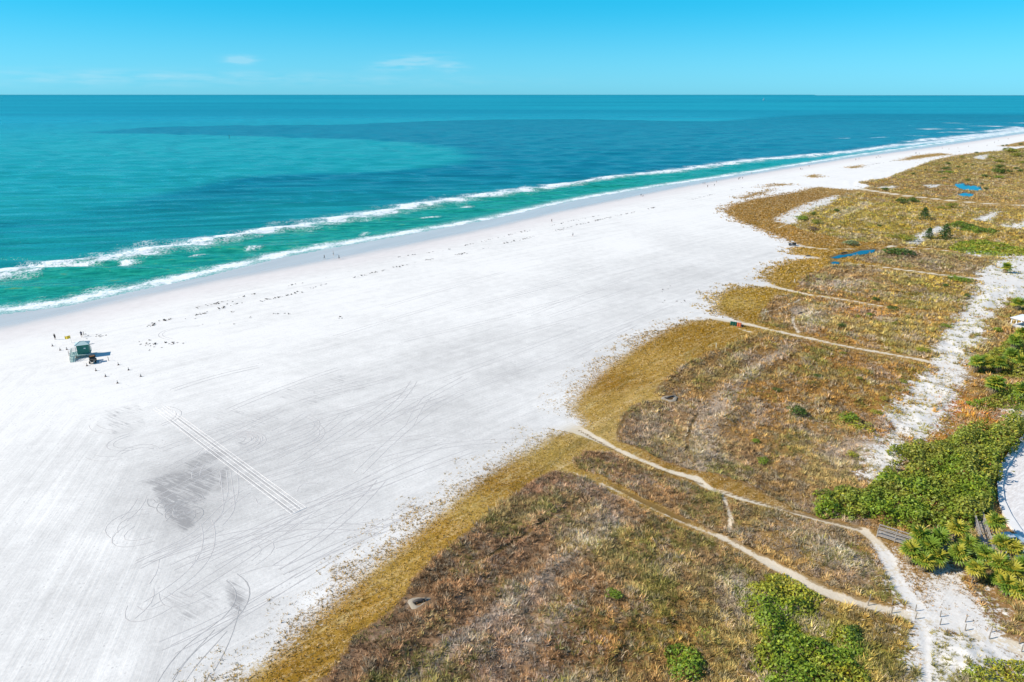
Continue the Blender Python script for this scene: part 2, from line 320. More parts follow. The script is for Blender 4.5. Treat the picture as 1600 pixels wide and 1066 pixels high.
BANDS = [[(1090, 738, 1.5), (1100, 690, 2.6), (1106, 650, 2.4), (1150, 600, 1.6), (1180, 575, 1.4), (1235, 546, 1.0)], [(640, 1066, .5), (700, 1020, .8), (780, 955, 1.0), (850, 905, 1.0), (910, 850, 1.6), (960, 815, 1.0)], [(760, 1066, .4), (830, 1000, .6), (900, 940, .5)], [(1250, 485, 3), (1275, 500, 3.2), (1262, 515, 2.5)], [(1290, 452, 3), (1340, 440, 3), (1330, 455, 2)], [(1300, 340, 3), (1360, 318, 3)], [(1150, 905, 1.6), (1180, 950, 1.8)], [(1300, 860, 1.6), (1335, 880, 2)], [(1310, 715, 3), (1350, 700, 2.5)]]
CHURN = [([(243, 772), (258, 762), (272, 768), (296, 800), (300, 822), (288, 830), (270, 812)], 1.0), ([(222, 754), (262, 740), (300, 733), (335, 728), (340, 755), (318, 785), (285, 790), (262, 765)], .55), ([(286, 724), (330, 700), (360, 705), (340, 722), (300, 735)], .5), ([(350, 915), (370, 905), (386, 930), (382, 960), (368, 975)], .6), ([(240, 765), (252, 755), (266, 765), (255, 780)], .7), ([(270, 745), (296, 737), (292, 756), (276, 760)], .75), ([(340, 735), (360, 728), (352, 765), (338, 770)], .55), ([(160, 640), (215, 630), (230, 660), (200, 690), (170, 680)], .28), ([(330, 640), (420, 640), (450, 665), (380, 700), (340, 680)], .25), ([(250, 930), (330, 905), (345, 950), (270, 985)], .28), ([(420, 615), (520, 585), (600, 590), (480, 640)], .25)]
PONDS = [[(1492, 288), (1500, 285), (1512, 288), (1516, 291), (1522, 289), (1530, 291), (1532, 296), (1520, 298), (1508, 297), (1499, 293)], [(1498, 303.5), (1508, 301), (1520, 303), (1516, 307.5), (1504, 307)],
         [(1296, 403), (1310, 398), (1330, 396), (1345, 391), (1370, 389), (1366, 394), (1350, 397), (1325, 400), (1308, 403.5)], [(1298, 410), (1303, 408), (1312, 409), (1311, 412), (1302, 413)]]

sea_d = lambda x, y: -seg_dist(x, y, SEA_POLY, True)      # metres inland of the waterline

def pond_d(x, y):
    r = np.full(x.shape, -1e9)
    for p in PONDS: r = np.maximum(r, seg_dist(x, y, GL(p), True))
    return r

def srgb(c):
    c = np.asarray(c, dtype=np.float64) / 255.0
    return np.where(c <= .04045, c / 12.92, ((c + .055) / 1.055) ** 2.4)
def idw(x, y, pts, cols, power=2.5):
    """regional plant / sand colour from survey points"""
    num = np.zeros(x.shape + (cols.shape[1],)); den = np.zeros(x.shape)
    P = GL(pts)
    for (px, py), c in zip(P, cols):
        r = math.hypot(px, py)
        w = 1.0 / (((x - px) ** 2 + (y - py) ** 2) / (r * r) + 2e-4) ** (power / 2)
        num += w[..., None] * c; den += w
    return num / den[..., None]

OLIVE_PTS = [((450, 1040), (150, 112, 34)), ((400, 1040), (165, 135, 62)), ((560, 940), (158, 120, 42)), ((600, 900), (170, 138, 66)), ((700, 830), (166, 128, 48)), ((740, 800), (172, 142, 70)), ((780, 750), (146, 110, 34)), ((850, 705), (165, 138, 72)), ((960, 600), (146, 106, 22)), ((1060, 520), (146, 110, 24)), ((1000, 620), (178, 148, 84)), ((1030, 570), (168, 134, 62)), ((920, 650), (164, 132, 58)), ((950, 665), (178, 150, 90)), ((1170, 460), (154, 122, 34)), ((1150, 475), (172, 144, 70)), ((1230, 425), (156, 124, 44)), ((1160, 492), (146, 112, 26)), ((1270, 400), (168, 132, 46)), ((1170, 330), (146, 110, 48)), ((1220, 370), (152, 114, 50)), ((1260, 310), (140, 106, 52)), ((1320, 385), (146, 112, 46)), ((1400, 296), (160, 132, 84)), ((1150, 770), (146, 112, 50)), ((1050, 735), (142, 106, 44)), ((1250, 880), (146, 116, 72)), ((1400, 900), (152, 120, 80)), ((1180, 860), (146, 116, 72)), ((1480, 900), (150, 120, 80)), ((1300, 815), (140, 110, 64)), ((1250, 795), (136, 106, 56)), ((1350, 940), (146, 116, 70)), ((1540, 985), (152, 124, 90)), ((1400, 555), (150, 118, 64)), ((1300, 540), (148, 114, 60)), ((1450, 430), (152, 122, 70)), ((1350, 473), (150, 116, 62)), ((1450, 310), (156, 126, 70))]
BROWN_PTS = [((600, 1040), (132, 104, 80)), ((560, 1000), (140, 112, 90)), ((700, 950), (134, 105, 80)), ((800, 850), (132, 104, 82)), ((860, 770), (142, 112, 92)), ((900, 900), (144, 114, 84)), ((940, 830), (164, 138, 112)), ((840, 960), (158, 128, 100)), ((750, 1030), (150, 120, 96)), ((1000, 850), (146, 116, 74)), ((1100, 950), (142, 112, 64)), ((950, 1000), (136, 102, 62)), ((880, 1000), (124, 92, 64)), ((1060, 1000), (146, 114, 62)), ((1140, 920), (150, 126, 104)), ((1180, 960), (140, 120, 70)), ((1250, 860), (156, 126, 74)), ((1030, 745), (146, 114, 82)), ((950, 725), (144, 114, 88)), ((1330, 850), (152, 118, 70)), ((1320, 870), (168, 142, 118)), ((1390, 1010), (150, 122, 60)), ((1300, 990), (146, 130, 56)), ((1030, 660), (148, 120, 92)), ((1090, 690), (154, 128, 96)), ((1150, 560), (134, 106, 68)), ((1090, 580), (142, 116, 78)), ((1200, 620), (144, 106, 56)), ((1160, 660), (142, 108, 58)), ((1130, 720), (138, 112, 88)), ((1250, 700), (150, 120, 70)), ((1220, 760), (136, 110, 72)), ((1330, 720), (168, 138, 110)), ((1350, 600), (148, 116, 62)), ((1300, 640), (146, 112, 60)), ((1300, 570), (140, 102, 54)), ((1300, 520), (146, 104, 50)), ((1400, 520), (152, 126, 58)), ((1270, 500), (164, 136, 92)), ((1230, 490), (134, 104, 68)), ((1280, 440), (130, 98, 62)), ((1330, 440), (158, 126, 92)), ((1350, 480), (150, 104, 50)), ((1430, 470), (150, 124, 58)), ((1390, 405), (128, 106, 84)), ((1440, 410), (130, 108, 78)), ((1450, 440), (152, 126, 60)), ((1380, 350), (152, 128, 52)), ((1300, 335), (156, 132, 60)), ((1420, 330), (158, 130, 54)), ((1500, 350), (152, 122, 62)), ((1350, 300), (144, 112, 56)), ((1450, 260), (142, 116, 62)), ((1580, 300), (156, 126, 74)), ((1560, 240), (142, 120, 66)), ((1510, 300), (140, 110, 72)), ((1520, 640), (184, 104, 34)), ((1490, 660), (178, 116, 44)), ((1560, 620), (150, 120, 70)), ((1540, 680), (172, 120, 50)), ((1580, 505), (158, 118, 74)), ((1540, 540), (160, 130, 80)), ((1480, 900), (150, 116, 62)), ((1540, 940), (156, 122, 82)), ((1580, 985), (160, 122, 84)), ((1480, 1040), (156, 136, 80))]
SAND_PTS = [((60, 640), 1.0), ((150, 620), 1.0), ((60, 800), .98), ((60, 1000), .9), ((180, 1040), .97), ((160, 850), .97), ((200, 950), .88), ((250, 1040), .84), ((330, 900), .80), ((300, 960), .80), ((250, 790), .82), ((350, 770), .74), ((300, 740), .66), ((290, 800), .62), ((400, 900), .85), ((380, 960), .80), ((480, 880), .86), ((420, 800), .82), ((340, 690), .80), ((220, 650), .94), ((100, 540), 1.0), ((300, 520), 1.0), ((450, 520), 1.0), ((400, 600), .97), ((550, 560), .92), ((520, 620), .84), ((450, 660), .76), ((600, 680), .80), ((500, 740), .80), ((650, 760), .88), ((700, 640), .78), ((800, 680), .84), ((780, 580), .78), ((680, 560), .82), ((700, 480), .97), ((850, 480), .97), ((900, 530), .82), ((1000, 450), .82), ((980, 500), .84), ((1080, 430), .80), ((920, 430), .88), ((1050, 470), .88), ((800, 420), 1.0), ((950, 380), 1.0), ((1080, 340), 1.0), ((1110, 390), .88), ((1180, 390), .88), ((1150, 430), .86), ((1180, 360), .96), ((560, 470), 1.0), ((1250, 280), 1.0), ((1400, 250), 1.0), ((1550, 222), 1.0), ((870, 620), .9), ((640, 830), .93), ((500, 930), .95)]
def tone_olive(x, y): return idw(x, y, [p[0] for p in OLIVE_PTS], srgb([p[1] for p in OLIVE_PTS]))
def tone_brown(x, y): return idw(x, y, [p[0] for p in BROWN_PTS], srgb([p[1] for p in BROWN_PTS]))
def tone_sand(x, y): return idw(x, y, [p[0] for p in SAND_PTS], np.array([[p[1]] for p in SAND_PTS]))[..., 0]

def lines_d(x, y, lines):
    best = np.full(x.shape, 1e9)
    for L in lines:
        d, w = seg_dist(x, y, GL([p[:2] for p in L]), False, [p[2] for p in L]); best = np.minimum(best, d - w)
    return best
def veg_d(x, y):
    r = seg_dist(x, y, VEGW, True)
    for p in SANDVEG: r = np.maximum(r, seg_dist(x, y, GL(p), True))
    return r
def brown_d(x, y):
    r = np.full(x.shape, -1e9)
    for p in BROWN: r = np.maximum(r, seg_dist(x, y, GL(p), True))
    return r
def white_d(x, y):
    r = np.full(x.shape, -1e9)
    for p in WHITE: r = np.maximum(r, seg_dist(x, y, GL(p), True))
    return r
def height(x, y, ds=None, dv=None, db=None, dpo=None, dpa=None):
    """ground level: beach slope, low berm, hummocks among the grass, pond hollows"""
    x = np.asarray(x, dtype=np.float64); y = np.asarray(y, dtype=np.float64)
    if ds is None: ds = sea_d(x, y)
    if dv is None: dv = veg_d(x, y)
    if db is None: db = brown_d(x, y)
    if dpo is None: dpo = pond_d(x, y)
    z = np.where(ds < 0, Z_SEA + .05 * np.maximum(ds, -60), Z_SEA + .6 * sstep(0, 38, ds))
    z = z + .05 * (fbm(x / 9, y / 9, 3) - .5) * sstep(20, 40, ds)
    m = sstep(-1, 5, dv) * .22 + sstep(0, 4, db) * .9
    z = z + m * ((fbm(x / 11, y / 11, 5, 3) - .42) * 1.1 + (fbm(x / 2.6, y / 2.6, 8, 2) - .5) * .6 + (vnoise(x / 1.15, y / 1.15, 9) - .5) * .30)

    dl = seg_dist(x, y, LOTW, True); z = z * sstep(-.3, -3.0, dl)
    z = z + .13 * np.sin(2 * np.pi * (db + 5 * fbm(x / 14, y / 14, 12, 2)) / 6.5) * sstep(0, 3, db)
    z = np.where(dpo > -6, z * sstep(0.5, -6, dpo) + (-.35) * sstep(-2.5, 1.0, dpo), z)
    return z
def hz(x, y): return float(height(np.array([x]), np.array([y]))[0])
def place(u, v, up=0.0):
    """ground position of a thing whose foot the photograph shows at (u, v)"""
    z = 0.0
    for _ in range(3):
        x, y = G(u, v, z + up); z = hz(x, y)
    return (x, y, z)
def ppm(u, v):
    """photograph pixels per metre at that ground point"""
    x, y = G(u, v); return FPX / (y * CP + CAM_H * SP)

# ------------------------------------------------------------------ ground sheet (finer near, coarser far)
def fan(y0, y1, step_px, umin, umax, ustep):
    ys = [y0]
    while ys[-1] < y1:
        y = ys[-1]; ys.append(y + max(.12, step_px * (y * y + CAM_H ** 2) / (FPX * CAM_H)))
    ys = np.array(ys); s = np.arange(umin, umax, ustep) / FPX
    X = s[None, :] * (ys[:, None] * CP + CAM_H * SP); Y = np.repeat(ys[:, None], len(s), 1)
    return X, Y
def grid_faces(mask):
    nr, nc = mask.shape; idx = np.arange(nr * nc).reshape(nr, nc)
    q = np.stack([idx[:-1, :-1], idx[:-1, 1:], idx[1:, 1:], idx[1:, :-1]], -1).reshape(-1, 4)
    m = mask[:-1, :-1] | mask[:-1, 1:] | mask[1:, 1:] | mask[1:, :-1]
    return q[m.reshape(-1)]
def compact(F, *arrs):
    used = np.unique(F); rm = np.full(F.max() + 1, -1); rm[used] = np.arange(len(used))
    return rm[F], [a[used] for a in arrs]

X, Y = fan(28, 4200, 2.4, -1050, 1050, 3.2)
ds0 = sea_d(X.ravel(), Y.ravel()).reshape(X.shape)
F = grid_faces(ds0 > -25)
F, (gx, gy, gds) = compact(F, X.ravel(), Y.ravel(), ds0.ravel())
g_veg = veg_d(gx, gy); g_brn = brown_d(gx, gy); g_wht = white_d(gx, gy); g_pth = lines_d(gx, gy, PATHS); g_rut = lines_d(gx, gy, RUTS); g_pnd = pond_d(gx, gy)
g_wet = -seg_dist(gx, gy, WET_POLY, True)
g_to = tone_olive(gx, gy); g_tb = tone_brown(gx, gy); g_ts = tone_sand(gx, gy)
# the groomed strip on the left is raked towards the sea, the rest along the dune foot
g_bnd = lines_d(gx, gy, BANDS)
g_chn = np.zeros(gx.shape)
for p_, a_ in CHURN: g_chn = np.maximum(g_chn, a_ * np.clip(.5 + seg_dist(gx, gy, GL(p_), True) / 1.6, 0, 1))
RAKE_EDGE = GL([(-900, 560), (60, 575), (135, 640), (190, 700), (240, 770), (275, 850), (300, 960), (330, 1080), (340, 1200), (-900, 1200)])
g_rk = seg_dist(gx, gy, RAKE_EDGE, True)
gz = height(gx, gy, gds, g_veg, g_brn, g_pnd)
gz = gz - .06 * sstep(.2, -.3, g_pth) * (g_veg > 0) - .10 * sstep(.15, -.2, g_rut)
clip = lambda a, k=40: np.clip(a, -k, k)

k = NT('ground'); P = k.pos()
n_big = k.noise(P, .05, 3); n_mid = k.noise(P, .35, 3, .6); n_fine = k.noise(P, 2.2, 3, .68); n_grit = k.noise(P, 7.0, 2, .6)
# sand
rk1 = k.noise(k.mapped(P, R(42.5), (30, .33, 1)), 1.0, 3, .65); rk1b = k.noise(k.mapped(P, R(42.5), (140, 2.6, 1)), 1.0, 3, .6)
rk2 = k.noise(k.mapped(P, R(103), (25, .4, 1)), 1.0, 3, .65); rk2b = k.noise(k.mapped(P, R(103), (40, 1.6, 1)), 1.0, 3, .6)
m_rk = k.step(-4, 5, k.add(k.attr('rake'), k.mul(k.add(n_mid, -.5), 6)))
rake = k.fmix(m_rk, k.add(k.mul(rk1, .55), k.mul(rk1b, .45)), k.add(k.mul(rk2, .4), k.mul(rk2b, .6)))
dry = k.add(k.attr('sandtone'), k.add(k.mul(k.add(rake, -.5), .42), k.add(k.mul(k.add(n_big, -.5), .20), k.add(k.mul(k.add(n_fine, -.5), .27), k.mul(k.add(n_mid, -.5), .24)))))
sand = k.mix(k.lin(.52, 1.0, 0, 1, dry), (.32, .308, .295), (.80, .775, .735))
ch = k.add(k.attr('churn'), k.mul(k.add(n_mid, -.5), .7)); chs = k.noise(k.mapped(P, R(-30), (5, .4, 1)), 1.0, 3, .7, .8)
sand = k.mix(k.mul(k.step(.14, .75, k.mul(ch, k.add(k.mul(k.add(chs, -.5), 4.0), 1.0))), .8), sand, (.29, .28, .275))
# pock marks of many feet on the soft strip
feet = k.voro(k.mapped(P, 0, (1, 1, 1)), 1.4)
pock = k.mul(k.step(.26, .10, feet), k.step(.46, .60, n_mid))
sand = k.mix(k.mul(pock, .5), sand, (.40, .38, .37))
# wet and damp sand along the waterline
wet = k.add(k.attr('wet'), k.mul(k.add(k.noise(k.mapped(P, R(56), (14, 3, 1)), 1.0, 3), -.5), 5))
m_damp = k.step(22, 2, wet); m_wet = k.step(4.5, -6.5, wet)
sand = k.mix(k.mul(m_damp, .75), sand, k.mix(n_mid, (.60, .55, .53), (.72, .67, .65)))
sand = k.mix(m_wet, sand, k.mix(k.noise(k.mapped(P, R(56), (30, 3, 1)), 1.0, 3), (.46, .44, .43), (.62, .60, .58)))
# plants: low olive mat on the flats, brown litter under the tall grass with shade painted in
e1 = k.add(k.mul(k.add(n_fine, -.5), 2.6), k.mul(k.add(n_mid, -.5), 4.0))
streak = k.noise(k.mapped(P, R(42.5), (9, 1.3, 1)), 1.0, 4, .62)
lit = k.add(k.mul(n_fine, .55), k.mul(n_grit, .45))
ol = k.mix(k.lin(.28, .72, 0, 1, streak), k.mix(1.0, k.attr('tone_o', True), (.84, .82, .55, 1), 'MULTIPLY'), k.mix(1.0, k.attr('tone_o', True), (1.42, 1.44, 1.65, 1), 'MULTIPLY'))
ol = k.mix(k.mul(k.step(.50, .66, k.add(k.mul(streak, .35), k.mul(lit, .65))), .8), ol, (.60, .51, .34))
ol = k.mix(k.mul(k.step(.52, .36, lit), .6), ol, (.12, .085, .02))
ol = k.mix(k.mul(k.step(.52, .68, k.noise(k.mapped(P, R(48), (16, 3.5, 1)), 1.0, 4, .6)), .55), ol, (.175, .125, .022))
ol = k.mix(k.mul(k.step(.56, .70, k.noise(k.mapped(P, R(48), (14, 2.2, 1)), 1.3, 4, .65)), .6), ol, (.56, .47, .24))
br = k.mix(k.lin(.3, .7, 0, 1, lit), k.mix(1.0, k.attr('tone_b', True), (.34, .32, .29, 1), 'MULTIPLY'), k.mix(1.0, k.attr('tone_b', True), (1.22, 1.26, 1.22, 1), 'MULTIPLY'))  # dark end of the litter stands in for shade at the tufts' feet
br = k.mix(k.mul(k.step(.56, .72, n_mid), .4), br, (.52, .43, .33))
br = k.mix(k.mul(k.step(1.6, -1.6, k.add(k.attr('band'), k.mul(k.add(n_mid, -.5), 6))), .45), br, k.mix(n_fine, (.42, .35, .29), (.74, .67, .58)))
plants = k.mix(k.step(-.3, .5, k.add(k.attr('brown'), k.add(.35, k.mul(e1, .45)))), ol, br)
m_veg = k.step(-.4, .9, k.add(k.attr('veg'), e1))
sparse = k.step(-.5, 2.6, k.add(k.attr('veg'), k.mul(k.add(lit, -.5), 13)))
m_veg = k.mul(m_veg, sparse)
# fringe of scattered runners out on the sand
fr = k.mul(k.step(-7, 1, k.add(k.attr('veg'), k.mul(k.add(n_mid, -.5), 8))), k.step(.56, .66, lit))
# bare patches of white sand
dune_sand = k.mix(n_fine, (.56, .52, .47), (.80, .78, .74))
m_wht = k.step(-.8, 1.2, k.add(k.add(k.attr('white'), 1.2), k.add(k.mul(k.add(n_mid, -.5), 9), k.mul(k.add(n_fine, -.5), 12))))
m_pth = k.step(.15, -.3, k.add(k.attr('path'), k.add(.02, k.add(k.mul(k.add(n_fine, -.5), 1.3), k.mul(k.add(n_mid, -.5), 1.5)))))
path_c = k.mix(n_fine, (.50, .41, .28), (.76, .68, .55)); path_c = k.mix(m_wht, path_c, dune_sand)
col = k.mix(k.mul(fr, .75), sand, (.26, .20, .10))
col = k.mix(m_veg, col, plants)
col = k.mix(k.mul(m_wht, k.step(-2, 2, k.attr('veg'))), col, dune_sand)
col = k.mix(k.mul(m_pth, k.step(-3, 3, k.attr('veg'))), col, path_c)
m_rut = k.step(.15, -.15, k.add(k.attr('rut'), k.mul(k.add(n_fine, -.5), .5)))
col = k.mix(k.mul(m_rut, .85), col, k.mix(n_fine, (.13, .075, .02), (.22, .14, .05)))
m_mud = k.step(-3.5, -.3, k.add(k.attr('pond'), k.mul(k.add(n_mid, -.5), 3)))
col = k.mix(k.mul(m_mud, .8), col, (.13, .095, .05))
rough = k.fmix(m_wet, .9, .27)
hgt = k.add(k.mul(n_fine, .45), k.mul(k.fmix(k.step(-4, 5, k.attr('rake')), rk1, rk2), .6))
dryf = k.math('SUBTRACT', 1.0, m_wet)
nrm = k.bump(k.mul(hgt, k.add(k.mul(dryf, .9), .03)), .55, .12)
M_GROUND = k.fin(col, rough, k.fmix(m_wet, .15, .38), nrm)
GV = np.stack([gx, gy, gz], 1)
ground = mesh_np('ground', GV, F, M_GROUND, dict(veg=clip(g_veg), brown=clip(g_brn), white=clip(g_wht), path=clip(g_pth), rut=clip(g_rut), wet=clip(g_wet, 60), sandtone=g_ts, rake=clip(g_rk), pond=clip(g_pnd), band=clip(g_bnd), churn=g_chn, tone_o=g_to, tone_b=g_tb), smooth=True)
tag(ground, kind='structure')

# ------------------------------------------------------------------ sea
DARK1 = [(-60, 352), (0, 343), (101, 331), (182, 319.5), (253, 304), (304, 292.5), (371, 279), (439, 274), (530, 271), (631, 265.5), (699, 257), (735, 245), (719, 233), (648, 223), (564, 218), (439, 214.5), (338, 211.5), (203, 208.5), (135, 207.5), (203, 201), (253, 198), (371, 196), (540, 195), (665, 189.5), (766, 187), (901, 186), (1070, 189.5), (1127, 189.5), (1229, 181), (1330, 178), (1600, 179), (2000, 176)]
darkW = np.vstack([GL(DARK1, Z_SEA), [(4000, 1200), (2000, 400), (0, -200), (-500, -100)]])
FOAM = [
 [(p[0], p[1], p[2]) for p in BRK],
 [(-300, 524, 3.4), (0, 485, 3.4), (101, 471, 3.2), (216, 447, 3.2), (321, 425, 3.4), (380, 411, 2.6), (439, 398, 3.4), (540, 379, 2.8), (631, 364.5, 2.6), (712, 350, 2.6), (773, 339.5, 2.4), (881, 315, 2.6), (952, 302, 2.6), (1070, 284, 2.8), (1178, 268, 3), (1337, 242.5, 3.2), (1482, 222, 4), (1600, 205, 5)],
 [(0, 431, 3), (40, 427, 3), (64, 421, 1)], [(100, 417, 1.5), (135, 412, 3), (165, 405, 2)], [(190, 413, 1), (200, 410, 2.2)], [(300, 400, .8), (315, 397, 1.4)], [(388, 389, 1), (402, 388, 1.4)], [(565, 368, .8), (572, 364, 1.2)], [(715, 325, 1), (735, 322, 1.5)], [(660, 341, .8), (685, 339, 1.2)],
 [(1412, 196.5, 4), (1432, 196, 4)], [(1445, 202, 5), (1470, 201, 6), (1505, 202, 5)], [(1478, 207, 5), (1520, 207, 6)], [(1428, 212, 4), (1446, 212, 4)], [(1525, 197.5, 6), (1560, 197, 6), (1590, 199, 5)], [(1480, 192, 5), (1487, 192, 5)], [(1500, 193.5, 4), (1508, 193.5, 4)], [(1588, 192.5, 5), (1612, 192, 5)], [(1300, 217, 2.5), (1325, 216.5, 2)], [(1368, 215, 3), (1380, 215, 3)], [(1590, 183, 8), (1600, 183, 8)], [(1420, 221, 4), (1470, 217.5, 5), (1530, 210, 6)], [(1440, 218, 3), (1460, 216, 3)], [(1540, 206, 5), (1600, 200, 8)], [(1404, 204, 3), (1412, 204, 3)], [(1140, 152.6, 30), (1150, 152.6, 30)],
]
Xs, Ys = fan(60, 90000, 1.5, -1150, 1150, 3.6)
dss = sea_d(Xs.ravel(), Ys.ravel()).reshape(Xs.shape)
Fs = grid_faces(dss < 3)
Fs, (sx, sy, sds) = compact(Fs, Xs.ravel(), Ys.ravel(), dss.ravel())
s_dark = seg_dist(sx, sy, darkW, True)
s_rng = np.hypot(sx, sy)
bd, bw = seg_dist(sx, sy, brkW, False, brkH)
foam = np.full(sx.shape, -3.0)
for i, L in enumerate(FOAM):
    P_ = GL([p[:2] for p in L], Z_SEA)
    if i == 0: d, w = bd, bw
    else: d, w = seg_dist(sx, sy, P_, False, [p[2] for p in L])
    foam = np.maximum(foam, 1.15 - d / (w * (2.3 if i > 9 else 1.5)))
foam = np.where(foam < -3, -3, foam)
# swell: long crests running nearly parallel to the horizon, steeper towards the bar
def swell(x, y):
    wx = fbm(x / 90, y / 60, 21, 2) - .5; env = .25 + 1.1 * fbm(x / 55, y / 26, 31, 2)
    out = 0
    for ang, lam, amp, sd_ in ((14, 19, .50, 0), (6, 13, .26, 2), (24, 27, .22, 4), (-4, 8.5, .10, 5)):
        a = R(ang); ph = 2 * math.pi * ((-math.sin(a) * x + math.cos(a) * y) / lam) + 7 * wx + sd_
        s = np.sin(ph); out = out + amp * (s + .35 * np.sin(2 * ph + .8))
    return out * env
amp = sstep(2, -30, sds) * (1 - .92 * sstep(900, 2600, s_rng))
inner = (bd < 60)
side = sstep(0, 25, -sds)
sz = Z_SEA + swell(sx, sy) * amp * (1.15 - .5 * sstep(60, 0, -sds))
sz = sz + np.exp(-(bd / (bw * .8)) ** 2) * .55 * sstep(0, -12, sds)
# is this water shoreward of the bar?  (closer to the beach than the breaker line is)
bar_poly = np.vstack([brkW, shoreW[::-1]])
s_in = seg_dist(sx, sy, bar_poly, True)

k = NT('sea_water'); P = k.pos()
n1 = k.noise(P, .012, 3); n2 = k.noise(k.mapped(P, R(12), (60, 14, 1)), 1.0, 3, .6); n3 = k.noise(P, .5, 4, .6); n4 = k.noise(k.mapped(P, R(10), (7, 2.2, 1)), 1.0, 4, .6)
far = k.attr('rng')
turq = k.mix(k.step(.35, .7, n2), (.008, .265, .295), (.016, .335, .355)); 
deep = k.mix(k.step(.3, .7, n2), (.002, .120, .200), (.004, .195, .268))
nearblue = k.mix(k.step(.3, .7, n2), (.005, .200, .220), (.010, .305, .305))
m_near = k.step(650, 300, far)
deep = k.mix(k.step(620, 260, k.add(far, k.mul(k.add(n1, -.5), 160))), deep, nearblue)
farc = k.mix(k.step(.3, .7, k.noise(k.mapped(P, 0, (2500, 500, 1)), 1.0, 3)), (.006, .215, .310), (.012, .305, .400))
dk = k.add(k.attr('dark'), k.mul(k.add(n1, -.5), 40))
openw = k.mix(k.step(-1, 1, k.math('DIVIDE', k.add(k.attr('dark'), k.add(k.mul(k.add(n2, -.5), 46), k.mul(k.add(n1, -.5), 40))), k.add(k.mul(far, .02), 4.0))), k.mix(k.step(900, 2200, far), turq, farc), deep)
emer = k.mix(k.step(.35, .65, n4), (.002, .190, .145), (.016, .340, .250))
emer = k.mix(k.step(500, 1000, far), emer, (.005, .30, .36))
emer = k.mix(k.mul(k.step(.58, .72, n4), k.step(500, 250, far)), emer, (.11, .27, .10))
col = k.mix(k.step(-3, 4, k.add(k.attr('inbar'), k.mul(k.add(n3, -.5), 6))), openw, emer)
sh = k.add(k.attr('shore'), k.mul(k.add(n3, -.5), 3))
col = k.mix(k.mul(k.step(-13, -.5, sh), .85), col, (.30, .47, .43))
lace = k.voro(P, .8, 'DISTANCE_TO_EDGE'); lacef = k.step(.22, .02, lace)
fo = k.add(k.attr('foam'), k.add(k.mul(k.add(k.noise(P, .09, 3, .6), -.58), 3.4), k.add(k.mul(k.add(n3, -.5), 1.8), k.mul(k.add(k.noise(P, 1.3, 4, .75), -.5), 2.6))))
fm = k.step(.05, .75, fo)
fm = k.math('MAXIMUM', fm, k.mul(k.mul(lacef, k.step(-.9, .5, fo)), .6))
col = k.mix(fm, col, k.mix(k.noise(P, .9, 3, .7), (.62, .70, .74), (.92, .93, .93)))
wv = k.add(k.add(k.noise(k.mapped(P, R(12), (16, 4, 1)), 1.0, 4, .6), k.mul(k.noise(P, .55, 3, .6), .35)), k.mul(k.noise(k.mapped(P, R(11), (70, 9, 1)), 1.0, 3, .55), 2.2))
wfar = k.noise(k.mapped(P, R(8), (120, 28, 1)), 1.0, 4, .65)
hgt = k.add(k.mul(wv, 1.2), k.mul(k.mul(wfar, k.step(600, 2500, far)), 4.0))
nrm = k.bump(hgt, .75, 1.0)
M_SEA = k.fin(col, k.fmix(fm, k.fmix(k.step(300, 4000, far), .20, .36), .9), k.fmix(fm, k.fmix(k.step(200, 900, far), .09, .03), .1), nrm)
sea = mesh_np('sea', np.stack([sx, sy, sz], 1), Fs, M_SEA, dict(dark=clip(s_dark, 300), shore=clip(sds, 200), foam=foam, inbar=clip(s_in, 60), rng=s_rng), smooth=True)
tag(sea, kind='structure')

# pond and puddle water
k = NT('pond_water'); P = k.pos()
M_POND = k.fin(k.mix(k.noise(P, .3, 2), (.004, .045, .10), (.006, .07, .16)), .06, .5, k.bump(k.noise(P, 2.0, 2), .1, .05))
for i, p in enumerate(PONDS):
    w = GL(p); c = w.mean(0); w = c + (w - c) * (1.2 if i < 2 else .95)
    o = MB().prism([tuple(q) for q in w], -.40, -.17 if i < 2 else -.14).build('pond' if i < 2 else 'puddle', M_POND); tag(o, kind='structure')

# ------------------------------------------------------------------ grass: uncountable tufts as real blades, sampled over the ground sheet
def veg_material(name, rough=.75, spec=.15, trans=.12):
    k = NT(name); c = k.attr('tint', True)
    bt = k.n('ShaderNodeBsdfTranslucent'); k.put(bt.inputs[0], c); mx = k.n('ShaderNodeMixShader'); mx.inputs[0].default_value = trans
    k.fin(c, rough, spec); k.t.links.new(k.b.outputs[0], mx.inputs[1]); k.t.links.new(bt.outputs[0], mx.inputs[2]); k.t.links.new(mx.outputs[0], k.out.inputs[0])
    return k.m
M_BLADE = veg_material('grass_blades'); M_LEAF = veg_material('leaves', .5, .35, .25)

